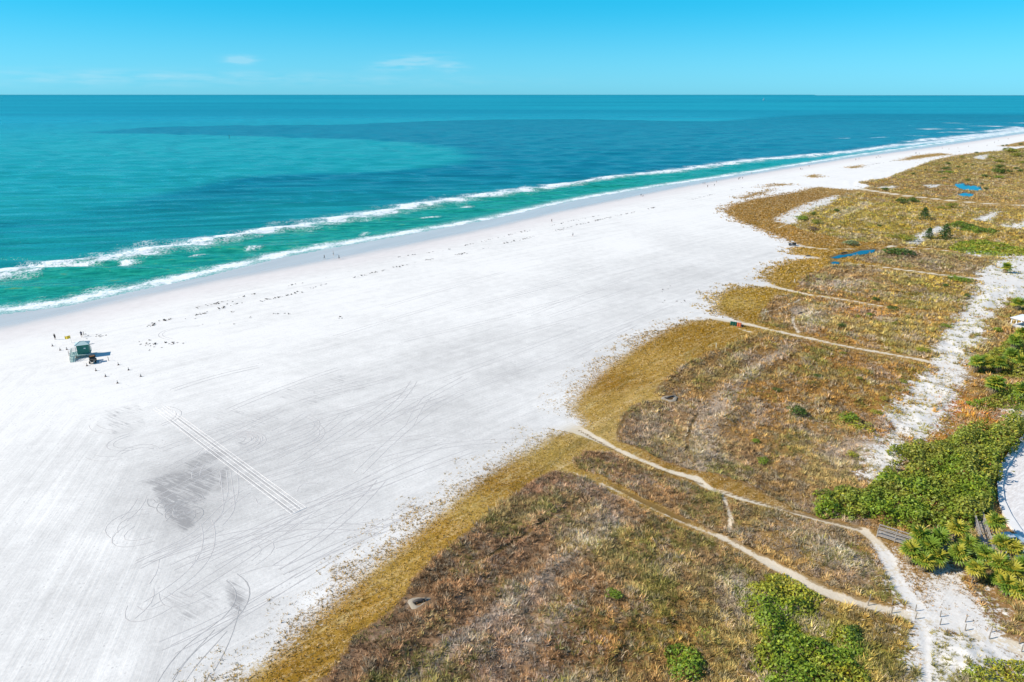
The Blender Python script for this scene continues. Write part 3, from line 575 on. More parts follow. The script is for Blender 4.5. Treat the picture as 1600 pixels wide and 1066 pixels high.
fc = GV[F]                                    # quads of the ground sheet
q_area = np.abs((fc[:, 2, 0] - fc[:, 0, 0]) * (fc[:, 3, 1] - fc[:, 1, 1]) - (fc[:, 3, 0] - fc[:, 1, 0]) * (fc[:, 2, 1] - fc[:, 0, 1])) / 2
q_c = fc.mean(1); q_rng = np.hypot(q_c[:, 0], q_c[:, 1])
q_veg = g_veg[F].mean(1)
q_in = np.abs(q_c[:, 0]) < .80 * (q_c[:, 1] * CP + CAM_H * SP) + 6
def sample(n_per_m2, rmax, n_cap):
    dens = np.where((q_veg > -7) & q_in & (q_rng < rmax) & (q_c[:, 1] > 40), n_per_m2 * np.minimum(1, (95 / q_rng)) ** 1.6, 0) * q_area
    n = int(min(n_cap, dens.sum())); qi = RNG.choice(len(dens), n, p=dens / dens.sum()); a, b = RNG.random(n), RNG.random(n)
    w = np.stack([(1 - a) * (1 - b), a * (1 - b), a * b, (1 - a) * b], 1); ii = F[qi]
    bl = lambda A: (A[ii] * (w if A.ndim == 1 else w[..., None])).sum(1)
    return bl(GV), bl(g_veg), bl(g_brn), bl(g_wht), bl(g_pth), bl(g_rut), bl(g_pnd), bl(g_to), bl(g_tb), q_rng[qi]

def blades(name, p, size, tint, rng_scale, nb, label, spread=.75, wid=.12):
    """nb bent blades per tuft, one triangle each, leaning out from the tuft's foot"""
    n = len(p); N = n * nb
    base = np.repeat(p, nb, 0); s = np.repeat(size, nb) * (.65 + .6 * RNG.random(N)); rs = np.repeat(rng_scale, nb)
    a = RNG.random(N) * 2 * np.pi; lean = spread * (.25 + 1.1 * RNG.random(N)); dx, dy = np.cos(a), np.sin(a)
    foot = base + np.stack([dx * s * .12, dy * s * .12, np.full(N, -.03)], 1)
    tip = foot + np.stack([dx * s * lean, dy * s * lean, s * (1.0 - .45 * lean)], 1)
    b2 = RNG.random(N) * np.pi; w = wid * s * (.6 + .8 * RNG.random(N)) * rs
    ox, oy = np.cos(b2) * w, np.sin(b2) * w
    v0 = foot + np.stack([ox, oy, 0 * ox], 1); v1 = foot - np.stack([ox, oy, 0 * ox], 1)
    V = np.stack([v0, v1, tip], 1).reshape(-1, 3); Fq = np.arange(3 * N).reshape(-1, 3)
    t = np.repeat(tint, nb, 0) * (.72 + .55 * RNG.random((N, 1))); T = np.repeat(t, 3, 0)
    o = mesh_np(name, V, Fq, M_BLADE, dict(tint=np.clip(T, 0, 1))); tag(o, label, 'grass', kind='stuff'); return o

p, v_, b_, w_, pa_, ru_, po_, to_, tb_, rg = sample(30.0, 1100, 560000)
lotd = seg_dist(p[:, 0], p[:, 1], LOTW, True)
rnd = RNG.random(len(p)); cl = fbm(p[:, 0] / 3.2, p[:, 1] / 3.2, 41, 2); cl2 = fbm(p[:, 0] / 9, p[:, 1] / 9, 51, 2)
def worley(x, y, cell, seed):
    # distance to the nearest clump centre and that clump's own random number
    ix, iy = np.floor(x / cell), np.floor(y / cell); best = np.full(x.shape, 9.0); cid = np.zeros(x.shape)
    for i in (-1, 0, 1):
        for j in (-1, 0, 1):
            cx, cy = ix + i, iy + j; d = np.hypot(x / cell - cx - .15 - .7 * hash2(cx, cy, seed), y / cell - cy - .15 - .7 * hash2(cx, cy, seed + 1))
            m = d < best; best[m] = d[m]; cid[m] = hash2(cx, cy, seed + 2)[m]
    return best, cid
wd, wid_ = worley(p[:, 0], p[:, 1], .95, 7); wd2, wid2 = worley(p[:, 0], p[:, 1], 2.1, 17)
ok = (pa_ > .15 + .2 * rnd + np.clip((rg - 150) / 400, 0, 1.1)) & (ru_ > .05) & (po_ < -1.2) & (lotd < -.6)
wj = w_ + 1.2 + (fbm(p[:, 0] / 2.5, p[:, 1] / 2.5, 61, 3) - .5) * 14
ok &= (wj < 0) | (rnd < (.10 + .42 * (cl > .5)) * np.clip(140 / rg, .5, 1))
isb = b_ + (cl - .5) * 1.6 > 0
inb = ok & isb & (v_ > 0) & (rnd < .05 + 1.25 * cl)
big = np.clip(rg / 130, 1, 3.2)
hue = RNG.random((len(p), 1))
tan = np.array([[.72, .60, .42]]); gold = np.array([[.50, .43, .16]]); grn = np.array([[.26, .29, .05]]); dk = np.array([[.13, .08, .045]]); gry = np.array([[.60, .49, .42]]); rust = np.array([[.32, .20, .10]])
mixv = lambda a, b, f: a * (1 - f) + b * f
tb2 = tb_ * np.array([[2.08, 2.16, 2.05]]) * (.72 + .56 * fbm(p[:, 0] / 24, p[:, 1] / 24, 95, 3))[:, None]
h2 = (.35 * RNG.random((len(p), 1)) + .65 * wid_[:, None])
tb2 = np.where(h2 < .30, mixv(tb2, tan, .7), tb2); tb2 = np.where((h2 > .36) & (h2 < .56), mixv(tb2, dk, .72), tb2)
tb2 = np.where((h2 > .72) & (h2 < .80), mixv(tb2, rust, .4), tb2)
pr = lambda sc, sd_, lo, hi: np.clip((fbm(p[:, 0] / sc, p[:, 1] / sc, sd_, 3) - lo) / (hi - lo), 0, 1)[:, None]
tb2 = np.where(RNG.random((len(p), 1)) < .8 * pr(9, 51, .45, .62), mixv(tb2, gold, .55), tb2)
tb2 = np.where(RNG.random((len(p), 1)) < .7 * pr(6, 71, .52, .70), mixv(tb2, grn, .55), tb2)
tb2 = np.where(RNG.random((len(p), 1)) < .7 * pr(7, 81, .52, .70), mixv(tb2, gry, .55), tb2)
bn_ = np.clip((1.5 - lines_d(p[:, 0], p[:, 1], BANDS)) / 2.5, 0, 1)[:, None]
tb2 = np.where(RNG.random((len(p), 1)) < .5 * bn_, mixv(tb2, np.array([[.72, .62, .52]]), .6), tb2)
tb2 = np.where((wj > -.5)[:, None], mixv(tb2, grn, .5), tb2)
stv = np.sin(2 * np.pi * (b_ + 5 * fbm(p[:, 0] / 14, p[:, 1] / 14, 12, 2)) / 6.5)
tb2 = tb2 * ((.62 + .76 * wid_) * (1 + .13 * stv))[:, None]
sz_ = (1 + .15 * stv) * np.where(wj > 0, .62, 1.0) * (.36 + .40 * RNG.random(len(p))) * (1.4 - 1.35 * wd.clip(0, .6)) * (.8 + .5 * cl2)
m = inb
STUMPS = [(655, 942, 1.9), (1046, 623, 2.2), (1250, 491, 2), (1278, 438, 2)]
for (u, v, r_) in STUMPS: c_ = G(u, v); m = m & (np.hypot(p[:, 0] - c_[0], p[:, 1] - c_[1]) > r_)
tb2 = np.where((rg > 260)[:, None], tb2 * np.array([[1.0, 1.0, .95]]), tb2)
mn = m & (rg < 125); mf = m & (rg >= 125)
blades('dune_grass', p[mn], sz_[mn], tb2[mn], np.ones(mn.sum()), 9, 'tall brown and straw dune grass in clumps nearest the camera', .72, .072)
blades('dune_grass', p[mf], sz_[mf] * np.clip(big[mf], 1, 1.35), tb2[mf], np.clip(big[mf] * .75, 1, 1.6), 5, 'tall brown and golden dune grass receding towards the far dunes', .75, .10)
# low mat on the olive flats and the runners creeping onto the sand
m2 = ok & ~isb & (v_ + (cl - .5) * 9 > -1.5 - 4 * (rnd < .12)) & (rnd < .72)
to2 = to_ * np.array([[1.5, 1.5, 1.45]]); to2 = np.where(hue < .3, mixv(to2, tan, .45), to2); to2 = np.where(hue > .75, mixv(to2, np.array([[.13, .095, .02]]), .6), to2)
blades('creeping_groundcover', p[m2], (.14 + .26 * RNG.random(m2.sum()) ** 2) * np.clip(big[m2], 1, 2), to2[m2], np.clip(big[m2], 1, 2), 4, 'low olive gold groundcover along the edge of the white sand', .95, .15)

# seaweed wrack: small dark clots along the tide lines
WRACK = [[(20, 552), (84, 542)], [(142, 528), (176, 520), (216, 515), (257, 501), (317, 490), (365, 476), (405, 471), (459, 459), (507, 444)], [(263, 491), (338, 474), (439, 449), (517, 432)], [(542, 437), (564, 431), (611, 419), (689, 402), (733, 395), (793, 379), (847, 367), (901, 352), (952, 340), (1037, 321)], [(590, 407), (700, 390), (800, 366), (862, 352), (935, 337)], [(1080, 312), (1130, 300), (1200, 285)], [(1330, 262), (1420, 248), (1500, 237)]]
wp = []
for li, L in enumerate(WRACK):
    q = GL(L); seg = np.linalg.norm(np.diff(q, axis=0), axis=1); cum = np.concatenate([[0], np.cumsum(seg)])
    n = int(cum[-1] * (1.7 if li in (1, 3) else .8)); t = RNG.random(n) * cum[-1]
    keep = vnoise(t / 5.0, t * 0 + li, 91) > (.38 if li in (1, 3) else .52); t = t[keep]
    x = np.interp(t, cum, q[:, 0]); y = np.interp(t, cum, q[:, 1]); j = RNG.normal(0, .55, len(t)); wp.append(np.stack([x + j, y + RNG.normal(0, .55, len(t))], 1))
for (u, v, r, n) in ((236, 538, 2.2, 16), (262, 535, 1.4, 8), (440, 492, 1.2, 5), (530, 497, .8, 3), (350, 475, 2, 8), (150, 524, 2, 5), (330, 500, 5, 8), (1050, 455, 5, 6), (1068, 472, 2, 7)):
    c = np.array(G(u, v)); wp.append(c + RNG.normal(0, r, (n, 2)) * np.array([1.5, .7]))
wp = np.concatenate(wp); wz = height(wp[:, 0], wp[:, 1])
blades('seaweed_wrack', np.stack([wp[:, 0], wp[:, 1], wz], 1), .22 + .3 * RNG.random(len(wp)) ** 2, np.tile(np.array([[.10, .085, .075]]), (len(wp), 1)), np.full(len(wp), 1.3), 8, 'dark dried seaweed strewn in lines along the upper beach', 1.1, .28)

# ------------------------------------------------------------------ wheel tracks and drag ridges pressed into the sand (parts of the ground)
M_TRACK = mat('disturbed_sand', (.51, .49, .475), .95, .12, 1.5, spec=.1)
M_CHURN = mat('churned_sand', (.41, .40, .39), .95, .15, 2, spec=.1)
M_RIM = mat('dune_sand', (.36, .31, .24), .95, .15, 2, spec=.1)
M_RIDGE = mat('piled_sand', (.72, .70, .68), .95, .06, 1.5, spec=.1)
def strip(name, pts, w, h, m):
    P_ = np.asarray(pts); seg = np.linalg.norm(np.diff(P_, axis=0), axis=1); cum = np.concatenate([[0], np.cumsum(seg)]); n = max(3, int(cum[-1] / 1.2))
    t = np.linspace(0, cum[-1], n); x = np.interp(t, cum, P_[:, 0]); y = np.interp(t, cum, P_[:, 1])
    for _ in range(3): x[1:-1] = (x[:-2] + 2 * x[1:-1] + x[2:]) / 4; y[1:-1] = (y[:-2] + 2 * y[1:-1] + y[2:]) / 4
    tx, ty = np.gradient(x), np.gradient(y); L = np.hypot(tx, ty) + 1e-9; nx, ny = -ty / L, tx / L
    keep = np.cumsum(veg_d(x, y) > -2.0) == 0
    if name == 'wheel_track':
        if keep.sum() < 4: return None
        x, y, nx, ny = x[keep], y[keep], nx[keep], ny[keep]; n = len(x)
    ww = w * (.75 + .5 * RNG.random(n)); z = height(x, y); hh = h * (.5 + RNG.random(n))
    V = np.stack([np.stack([x - nx * ww, y - ny * ww, z - .01], 1), np.stack([x - nx * ww * .35, y - ny * ww * .35, z + .012 + hh], 1), np.stack([x + nx * ww * .35, y + ny * ww * .35, z + .012 + hh], 1), np.stack([x + nx * ww, y + ny * ww, z - .01], 1)], 1).reshape(-1, 3)
    i = np.arange(n - 1)[:, None] * 4; Fq = np.concatenate([np.concatenate([i + c, i + c + 1, i + c + 5, i + c + 4], 1) for c in range(3)])
    o = mesh_np(name, V, Fq, m); o.parent = ground; return o
def arc(u, v, ru, a0, a1, sq=1.0, rot=0.0):
    c = np.array(G(u, v)); a = np.radians(np.linspace(a0, a1, 24)); x, y = np.cos(a) * ru, np.sin(a) * ru * sq; r = R(rot)
    return np.stack([c[0] + x * math.cos(r) - y * math.sin(r), c[1] + x * math.sin(r) + y * math.cos(r)], 1)
def pair(pts, gauge=1.5, w=.13, h=.03, m=None):
    P_ = np.asarray(pts, dtype=float); t = np.gradient(P_, axis=0); t /= np.linalg.norm(t, axis=1)[:, None] + 1e-9; nn = np.stack([-t[:, 1], t[:, 0]], 1)
    for s in (-.5, .5): strip('wheel_track', P_ + nn * gauge * s, w, h, m or M_TRACK)
a0, a1 = np.array(G(246, 634)), np.array(G(467, 799)); t_ = (a1 - a0) / np.linalg.norm(a1 - a0); nn = np.array([-t_[1], t_[0]])
for off in (-1.15, -.55, .15, .75, 1.3): strip('sand_ridge', np.stack([a0 + nn * off * 1.0 + t_ * random.uniform(0, 3), (a0 + a1) / 2 + nn * off * 1.05, a1 + nn * off]), .055, .03, M_RIDGE)
for off in (-.85, .45): strip('wheel_track', np.stack([a0 + nn * off + t_ * 9, a1 + nn * off - t_ * .5]), .12, .006, M_CHURN)
strip('sand_ridge', np.stack([a1 - nn * 1.15, a1 + nn * 1.3]), .09, .05, M_RIDGE)
for L in ([(258, 1066), (275, 1035), (310, 1000), (345, 980), (372, 955), (383, 935), (380, 912), (362, 902)], [(280, 1062), (300, 1030), (330, 1005), (345, 985)], [(345, 1050), (365, 1015), (380, 975), (385, 945)],
          [(216, 880), (250, 865), (300, 842), (330, 815), (352, 790), (375, 775), (385, 768)], [(230, 945), (270, 920), (305, 892), (325, 865), (328, 830), (322, 815)], [(560, 740), (600, 700), (640, 665), (680, 635), (720, 615)], [(640, 665), (652, 640), (668, 620)],
          [(352, 735), (360, 800), (340, 820)], [(362, 735), (366, 770), (358, 790)], [(215, 885), (260, 862), (310, 842), (345, 825)], [(300, 735), (270, 745), (240, 750), (222, 755)], [(250, 1010), (310, 985), (360, 960), (440, 920), (520, 870)], [(270, 1015), (330, 985), (400, 945), (470, 900)],
          [(460, 725), (540, 672), (620, 620), (640, 612)], [(430, 715), (500, 680), (535, 650)]):
    pair(GL(L), 1.6, .10, .008, M_CHURN if L[0][0] in (258, 280, 345) else None)
for (u, v, r, s0, s1, sq, rot) in ((285, 792, 2.6, 0, 330, .8, 20), (280, 785, 3.4, -30, 220, .7, 40), (290, 800, 1.9, 20, 360, .9, 0), (276, 776, 4.2, 150, 330, .6, 30), (292, 806, 2.4, -60, 200, 1, 10), (287, 797, 3.0, 60, 280, .75, 60), (370, 690, 4.5, -60, 110, .8, 0), (372, 688, 3.6, -70, 120, .8, 0), (368, 692, 5.3, -50, 100, .8, 0), (375, 686, 2.6, -80, 130, .8, 0), (240, 652, 5, -50, 80, .9, 0), (205, 690, 4, 100, 280, .8, 20), (215, 705, 3, 0, 180, .8, 20), (298, 520, 8, 90, 250, .7, 0), (440, 668, 7, -60, 60, .8, 0), (330, 790, 3.5, 20, 160, .7, 0), (415, 785, 1.6, 150, 400, .6, 0), (478, 760, 1.5, 30, 240, .8, 0), (318, 790, 2.8, 30, 150, .8, 0), (430, 680, 9, -50, 50, .7, 0)):
    pair(arc(u, v, r, s0, s1, sq, rot), .9, .11, .01, M_CHURN if abs(u - 285) < 14 and v > 770 else None)
# more wheel tracks: long runs along the dune foot and loops over the groomed sand
rt = random.Random(21)
for i in range(46):
    u0 = rt.uniform(230, 640); v0 = rt.uniform(600, 1000)
    if u0 > 1000 - v0 * .55: continue
    c = np.array(G(u0, v0)); a = R(rt.gauss(43, 9)); L = rt.uniform(8, 34); bend = rt.uniform(-.03, .03); pts = []; q = c.copy()
    for j in range(14): pts.append(q.copy()); q = q + np.array([math.cos(a), math.sin(a)]) * L / 13; a += bend * L / 13
    pair(np.array(pts), 1.5, rt.uniform(.08, .16), .006)
for i in range(16):
    u0 = rt.uniform(170, 430); v0 = rt.uniform(640, 960); a0_ = rt.uniform(0, 360)
    pair(arc(u0, v0, rt.uniform(2.0, 6.5), a0_, a0_ + rt.uniform(60, 190), rt.uniform(.6, 1), rt.uniform(0, 90)), 1.3, .08, .008)
for i in range(22):
    u0 = rt.uniform(600, 1080); v0 = rt.uniform(430, 620); c = np.array(G(u0, v0)); a = R(rt.gauss(45, 5)); L = rt.uniform(20, 60)
    t = np.linspace(-.5, .5, 10)[:, None] * L; pair(c + t * np.array([[math.cos(a), math.sin(a)]]) + np.sin(t / 9) * .5, 1.6, .10, .006)

# ------------------------------------------------------------------ shrubs
def leaf_cloud(centres, normals, size, tint, droop=.0):
    """one quad leaf-spray per centre, facing roughly along its normal"""
    n = len(centres); nr = normals + RNG.normal(0, .55, (n, 3)); nr /= np.linalg.norm(nr, axis=1)[:, None]
    ref = RNG.normal(0, 1, (n, 3)); t = np.cross(nr, ref); t /= np.linalg.norm(t, axis=1)[:, None]; b = np.cross(nr, t)
    L = (size * (.7 + .6 * RNG.random(n)))[:, None]; Wd = L * (.45 + .25 * RNG.random((n, 1)))
    V = np.stack([centres - t * L * .5, centres + b * Wd * .5 + nr * L * .08, centres + t * L * .5 - nr * L * .06, centres - b * Wd * .5 + nr * L * .08], 1).reshape(-1, 3)
    return V, np.arange(4 * n).reshape(-1, 4), np.repeat(np.clip(tint, 0, 1), 4, 0)
GREENS = {'green': (.205, .300, .028), 'dark': (.080, .140, .022), 'yellow': (.34, .35, .040), 'olive': (.27, .29, .045), 'grey': (.20, .27, .13), 'brown': (.20, .14, .08)}
def make_bush_mesh(seed, tone, n):
    """irregular dome built of several lobes, unit radius"""
    rg_ = np.random.default_rng(seed); L = 7; C = []; Rr = []
    for i in range(L):
        a = rg_.random() * 6.28; r = .55 * math.sqrt(rg_.random()); C.append((math.cos(a) * r, math.sin(a) * r, .15 + .35 * rg_.random())); Rr.append(.32 + .25 * rg_.random())
    C = np.array(C); Rr = np.array(Rr); k_ = rg_.integers(0, L, n); d = rg_.normal(0, 1, (n, 3)); d[:, 2] = np.abs(d[:, 2]) * .9 - .15; d /= np.linalg.norm(d, axis=1)[:, None]
    rad = Rr[k_] * (.72 + .38 * rg_.random(n)); c = C[k_] + d * rad[:, None]; c[:, 2] = np.maximum(c[:, 2], .03) 
    base = np.array(GREENS[tone]); lob = .8 + .4 * rg_.random(L)
    t = base * (lob[k_] * (.7 + .6 * rg_.random(n)))[:, None]; t = np.where((rg_.random(n) < .15)[:, None], t * np.array([1.6, 1.25, .9]), t)
    V, Fq, T = leaf_cloud(c, d, np.full(n, .17), t)
    o = mesh_np('foliage', V, Fq, M_LEAF, dict(tint=T)); me = o.data; bpy.data.objects.remove(o); return me
M_BARK = mat('bark', (.16, .12, .085), .9, .25, 6)
_st = MB()
for a in range(5):
    r = a * 1.257; _st.tube([(0, 0, -.05), (math.cos(r) * .2, math.sin(r) * .2, .22), (math.cos(r) * .45, math.sin(r) * .45, .45)], [.05, .035, .012], 5)
STEM = _st.mesh('stem', M_BARK)
BUSHM = {}
for tone in GREENS: BUSHM[tone] = [make_bush_mesh(100 + i * 7 + sum(map(ord, tone)), tone, 420) for i in range(3)]
def bush(u, v, wpx, tone='green', flat=.75, label=None, group=None, name='bush'):
    x, y, z = place(u, v); r = wpx / ppm(u, v) / 2 * (1.15 if v > 420 else 1.35); z += .12 if v > 420 else .35
    e = empty(name, (x, y, z), random.random() * 6.28, label, 'bush', group); e.scale = (r, r, r * flat)
    inst('foliage', random.choice(BUSHM[tone]), e); inst('stem', STEM, e); return e
B = bush
B(958, 934, 26, 'green', .8, 'small green bush alone in the brown grass below the narrow footpath')
B(1244, 648, 32, 'dark', .7, 'round dark green bush alone in the middle of the brown dune grass')
B(1322, 657, 36, 'green', .6, 'wide green bush left of the white sand strip, upper of a pair')
B(1346, 672, 38, 'yellow', .45, 'yellow green spreading bush left of the white sand strip, lower of a pair')
B(1371, 646, 20, 'yellow', .5, 'small yellow bush beside the white sand strip above the paired green bushes')
B(1180, 693, 17, 'green', .7, 'small green bush near the curved trail, upper of two')
B(1191, 723, 22, 'green', .6, 'green bush near the curved trail, lower of two')
B(1327, 713, 22, 'yellow', .5, 'low yellow green bush above the big green thicket')
B(1276, 590, 15, 'dark', .6, 'small dark bush below the long straight sand path')
B(1214, 611, 16, 'dark', .5, 'small dark bush left of the bush pair in the middle dunes')
B(1341, 595, 14, 'olive', .6, 'small olive bush right of a dark one below the long straight path')
B(1411, 598, 16, 'olive', .6, 'olive bush at the left edge of the white sand strip')
B(1381, 625, 13, 'yellow', .6, 'tiny yellow bush near the white sand strip')
B(1317, 554, 11, 'olive', .6, 'tiny olive bush directly under the long straight sand path')
B(1440, 549, 24, 'yellow', .4, 'flat yellow green bush just above the end of the long straight path')
B(1315, 511, 14, 'dark', .8, 'small dark bush between the two middle sand paths')
B(1340, 497, 14, 'olive', .6, 'olive bush between two paths, left of its near twin')
B(1360, 494, 15, 'green', .6, 'green bush between two paths, right of its near twin')
B(1398, 508, 15, 'olive', .6, 'olive bush under the dark bush at the end of the short path')
B(1394, 485, 17, 'dark', .75, 'dark bush standing at the end of the short sand path')
B(1369, 469, 13, 'dark', 1.1, 'upright dark bush above the short sand path')
B(1367, 455, 10, 'green', .6, 'tiny green bush right above the upright dark bush')
B(1480, 511, 20, 'green', .4, 'flat green bush on the left margin of the white sand strip')
B(1511, 464, 10, 'dark', .9, 'tiny dark bush in the white sand strip')
B(1476, 448, 13, 'dark', .7, 'small dark bush left of the white sand, below the bright green one')
B(1500, 440, 38, 'green', .4, 'bright flat green bush beside the white sand strip')
B(1405, 399, 40, 'dark', .45, 'long dark green bush right of the blue puddle')
B(1408, 374, 36, 'yellow', .3, 'low yellow bush above the long dark green bush')
B(1330, 383, 22, 'grey', .5, 'grey green bush above the blue puddle')
B(1271, 361, 18, 'brown', .6, 'brown bush on the left edge of the golden dunes')
B(1277, 351, 20, 'olive', .5, 'olive bush next to the brown one on the left edge of the golden dunes')
B(1252, 344, 20, 'green', .5, 'green bush at the tip of the white blowout near the beach')
B(1270, 337, 8, 'dark', 1.0, 'tiny dark bush right of the green bush by the blowout')
B(1308, 332, 9, 'dark', .8, 'tiny dark bush in the upper golden dunes left of the pines')
B(1408, 318, 16, 'dark', .8, 'dark round bush under the far sand path, left of two')
B(1428, 317, 16, 'dark', .8, 'dark round bush under the far sand path, right of two')
B(1472, 327, 13, 'olive', .6, 'olive bush under the far sand path, left of two')
B(1487, 325, 15, 'olive', .7, 'olive bush under the far sand path, right of two')
B(1382, 298, 10, 'dark', .7, 'small dark bush just above the far sand path')
B(1556, 518, 16, 'green', .9, 'green bush at the foot of the white ramp of the pavilion')
B(1374, 356, 6, 'dark', .9, 'tiny dark bush below the lone pine')
B(1420, 334, 5, 'dark', .9, 'tiny dark bush left of the lone pine')
FARB = [(1426, 273, 6, 'dark', 'tiny dark bush nearest the beach above the far sand path'), (1446, 266, 4, 'dark', 'tiny dark dot of a bush left of the dark cluster above the pond'),
 (1470, 271, 11, 'dark', 'lower left bush of the dark cluster up and left of the pond'), (1477, 265, 13, 'dark', 'widest dark bush in the cluster up and left of the pond'), (1484, 271, 14, 'green', 'green bush at the bottom right of the cluster up and left of the pond'),
 (1482, 258, 8, 'dark', 'topmost bush of the cluster up and left of the pond'), (1497, 263, 6, 'dark', 'upright dark bush just right of the cluster above the pond'), (1508, 258, 5, 'dark', 'first tiny bush right of the upright one above the pond'),
 (1520, 259, 4, 'dark', 'second tiny bush right of the upright one above the pond'), (1540, 259, 4, 'dark', 'third tiny bush right of the upright one above the pond'), (1474, 280, 10, 'dark', 'dark bush between the dark cluster and the pond'),
 (1561, 254, 17, 'olive', 'broad olive bush far up near the right edge'), (1598, 256, 15, 'olive', 'olive bush cut by the right edge far up the dunes'), (1562, 262, 15, 'dark', 'flat dark bush under the broad olive one near the right edge'),
 (1565, 271, 26, 'dark', 'widest dark bush up and right of the pond'), (1540, 277, 13, 'dark', 'dark bush directly right of and above the pond'), (1561, 279, 15, 'green', 'green bush below the widest dark one right of the pond'),
 (1588, 265, 8, 'dark', 'left of two small dark bushes at the right edge above the pond'), (1595, 269, 8, 'dark', 'right of two small dark bushes at the right edge above the pond'), (1525, 240, 5, 'dark', 'tiny bush at the far beach edge, first from the left'),
 (1566, 229, 4, 'dark', 'left of two tiny bushes on the far sand spit'), (1572, 228, 4, 'dark', 'right of two tiny bushes on the far sand spit'), (1595, 227, 6, 'dark', 'tiny bush on the far sand spit at the right edge'),
 (1578, 238, 24, 'olive', 'long low olive bush behind the far beach near the right edge'), (1590, 245, 20, 'olive', 'low olive bush under the long one near the far right edge'), (1548, 248, 10, 'olive', 'olive bush in the far dunes left of the broad one'),
 (1533, 290, 5, 'dark', 'tiny dark bush on the right bank of the pond'), (1541, 297, 7, 'dark', 'dark bush at the lower right corner of the pond'), (1512, 284, 8, 'dark', 'dark bush on the upper bank of the pond'), (1503, 247, 6, 'olive', 'small olive bush in the far dunes above the dark cluster')]
for (u, v, w, t, l) in FARB: B(u, v, w, t, .45 if w > 8 else .75, l, 'far bushes round the pond')

# thickets: bushes grown into one mass, crown height following clumps
def thicket(name, poly, hmax, tone, per_m2, label, leaf=.36, tone2=None, clump=2.2, grow=None, edge=2.6):
    Pw = GL(poly, .6); x0, y0 = Pw.min(0); x1, y1 = Pw.max(0); n = int((x1 - x0) * (y1 - y0) * per_m2)
    x = x0 + (x1 - x0) * RNG.random(n); y = y0 + (y1 - y0) * RNG.random(n)
    d = seg_dist(x, y, Pw, True) + (fbm(x / 1.8, y / 1.8, 33, 2) - .5) * (4.6 if grow else 2.2) + (0 if grow else .35); m = d > 0; x, y, d = x[m], y[m], d[m]; n = len(x)
    cl = fbm(x / clump, y / clump, 35, 2); h = hmax * sstep(0, edge, d) * (.02 + 1.55 * cl) + .22
    if grow: h = h * (grow[0] + (grow[1] - grow[0]) * (x - x0) / (x1 - x0))
    e = .25; gxn = (fbm((x + e) / clump, y / clump, 35, 2) - cl) / e * hmax; gyn = (fbm(x / clump, (y + e) / clump, 35, 2) - cl) / e * hmax
    nr = np.stack([-gxn, -gyn, np.ones(n)], 1); nr /= np.linalg.norm(nr, axis=1)[:, None]
    dep = RNG.random(n) ** 1.3; zg = height(x, y); z = zg + h * (1 - .6 * dep)
    a = np.array(GREENS[tone]); b = np.array(GREENS[tone2 or tone]); f = np.clip((fbm(x / 4, y / 4, 37, 2) - .35) * 3.3, 0, 1)[:, None]
    t = (a * (1 - f) + b * f) * (.65 + .7 * RNG.random((n, 1))); t = np.where((RNG.random(n) < .16)[:, None], t * np.array([1.5, 1.25, .8]), t)
    V, Fq, T = leaf_cloud(np.stack([x, y, z], 1), nr, np.full(n, leaf), t)
    c = Pw.mean(0); e_ = empty(name, (c[0], c[1], 0), 0, label, 'thicket')
    V = V - np.array([c[0], c[1], 0]); o = mesh_np('foliage', V, Fq, M_LEAF, dict(tint=T)); o.parent = e_
    r_ = random.Random(3); k_ = 0
    while k_ < min(14, max(4, n // 400)):
        i = r_.randrange(n); px, py = x[i] - c[0], y[i] - c[1]; MB().tube([(px, py, zg[i] - .1), (px + r_.uniform(-.3, .3), py + r_.uniform(-.3, .3), zg[i] + h[i] * .8)], [.06, .025], 5).build('stem', M_BARK, e_); k_ += 1
    return e_
thicket('sea_grape_thicket', [(1258, 778), (1290, 765), (1340, 762), (1392, 740), (1405, 722), (1385, 708), (1430, 698), (1475, 700), (1490, 684), (1550, 668), (1600, 664), (1640, 640), (1640, 655), (1590, 700), (1568, 728), (1558, 757), (1557, 790), (1548, 812), (1530, 822), (1500, 828), (1440, 826), (1415, 822), (1380, 815), (1330, 808), (1275, 800)], 2.4, 'green', 46, 'large bright green sea grape thicket beside the curved pavement', .46, 'olive', 2.3, (.55, 1.9), 1.0)
thicket('sea_grape_thicket', [(1150, 925), (1180, 905), (1215, 893), (1258, 908), (1285, 930), (1280, 952), (1240, 965), (1262, 985), (1300, 975), (1340, 985), (1352, 1020), (1366, 1066), (1366, 1110), (1195, 1110), (1190, 1050), (1175, 1000), (1168, 960)], 1.3, 'green', 48, 'spreading green thicket in the grass below the posted footpath', .40, 'yellow')
thicket('sea_grape_thicket', [(1310, 985), (1338, 975), (1350, 1000), (1345, 1020), (1320, 1015)], 1.6, 'dark', 42, 'dark green clump rising out of the spreading thicket below the posted footpath', .36)
thicket('sea_grape_thicket', [(1040, 1035), (1055, 1005), (1080, 1000), (1100, 1020), (1100, 1050), (1085, 1066), (1050, 1062)], 1.7, 'dark', 44, 'round dark green thicket at the bottom edge of the photo', .36, 'green')
thicket('sea_grape_thicket', [(1085, 985), (1110, 970), (1125, 990), (1105, 1005)], .7, 'green', 26, 'thin green shrubs above the round dark thicket', .3, 'olive')
thicket('sea_grape_thicket', [(830, 1066), (850, 1055), (880, 1058), (890, 1075), (830, 1080)], .7, 'yellow', 30, 'yellow green shrub cut by the bottom edge, left of the round dark thicket', .3)
thicket('sea_grape_thicket', [(1515, 1050), (1540, 1030), (1580, 1028), (1640, 1045), (1640, 1100), (1530, 1090)], .9, 'yellow', 34, 'yellow green shrubs in the bottom right corner', .34, 'green')
thicket('sea_grape_thicket', [(1510, 628), (1550, 615), (1580, 600), (1640, 590), (1640, 640), (1590, 638), (1560, 630), (1530, 640)], 1.8, 'green', 30, 'green thicket under the big skirted palm at the right edge', .42, 'olive')
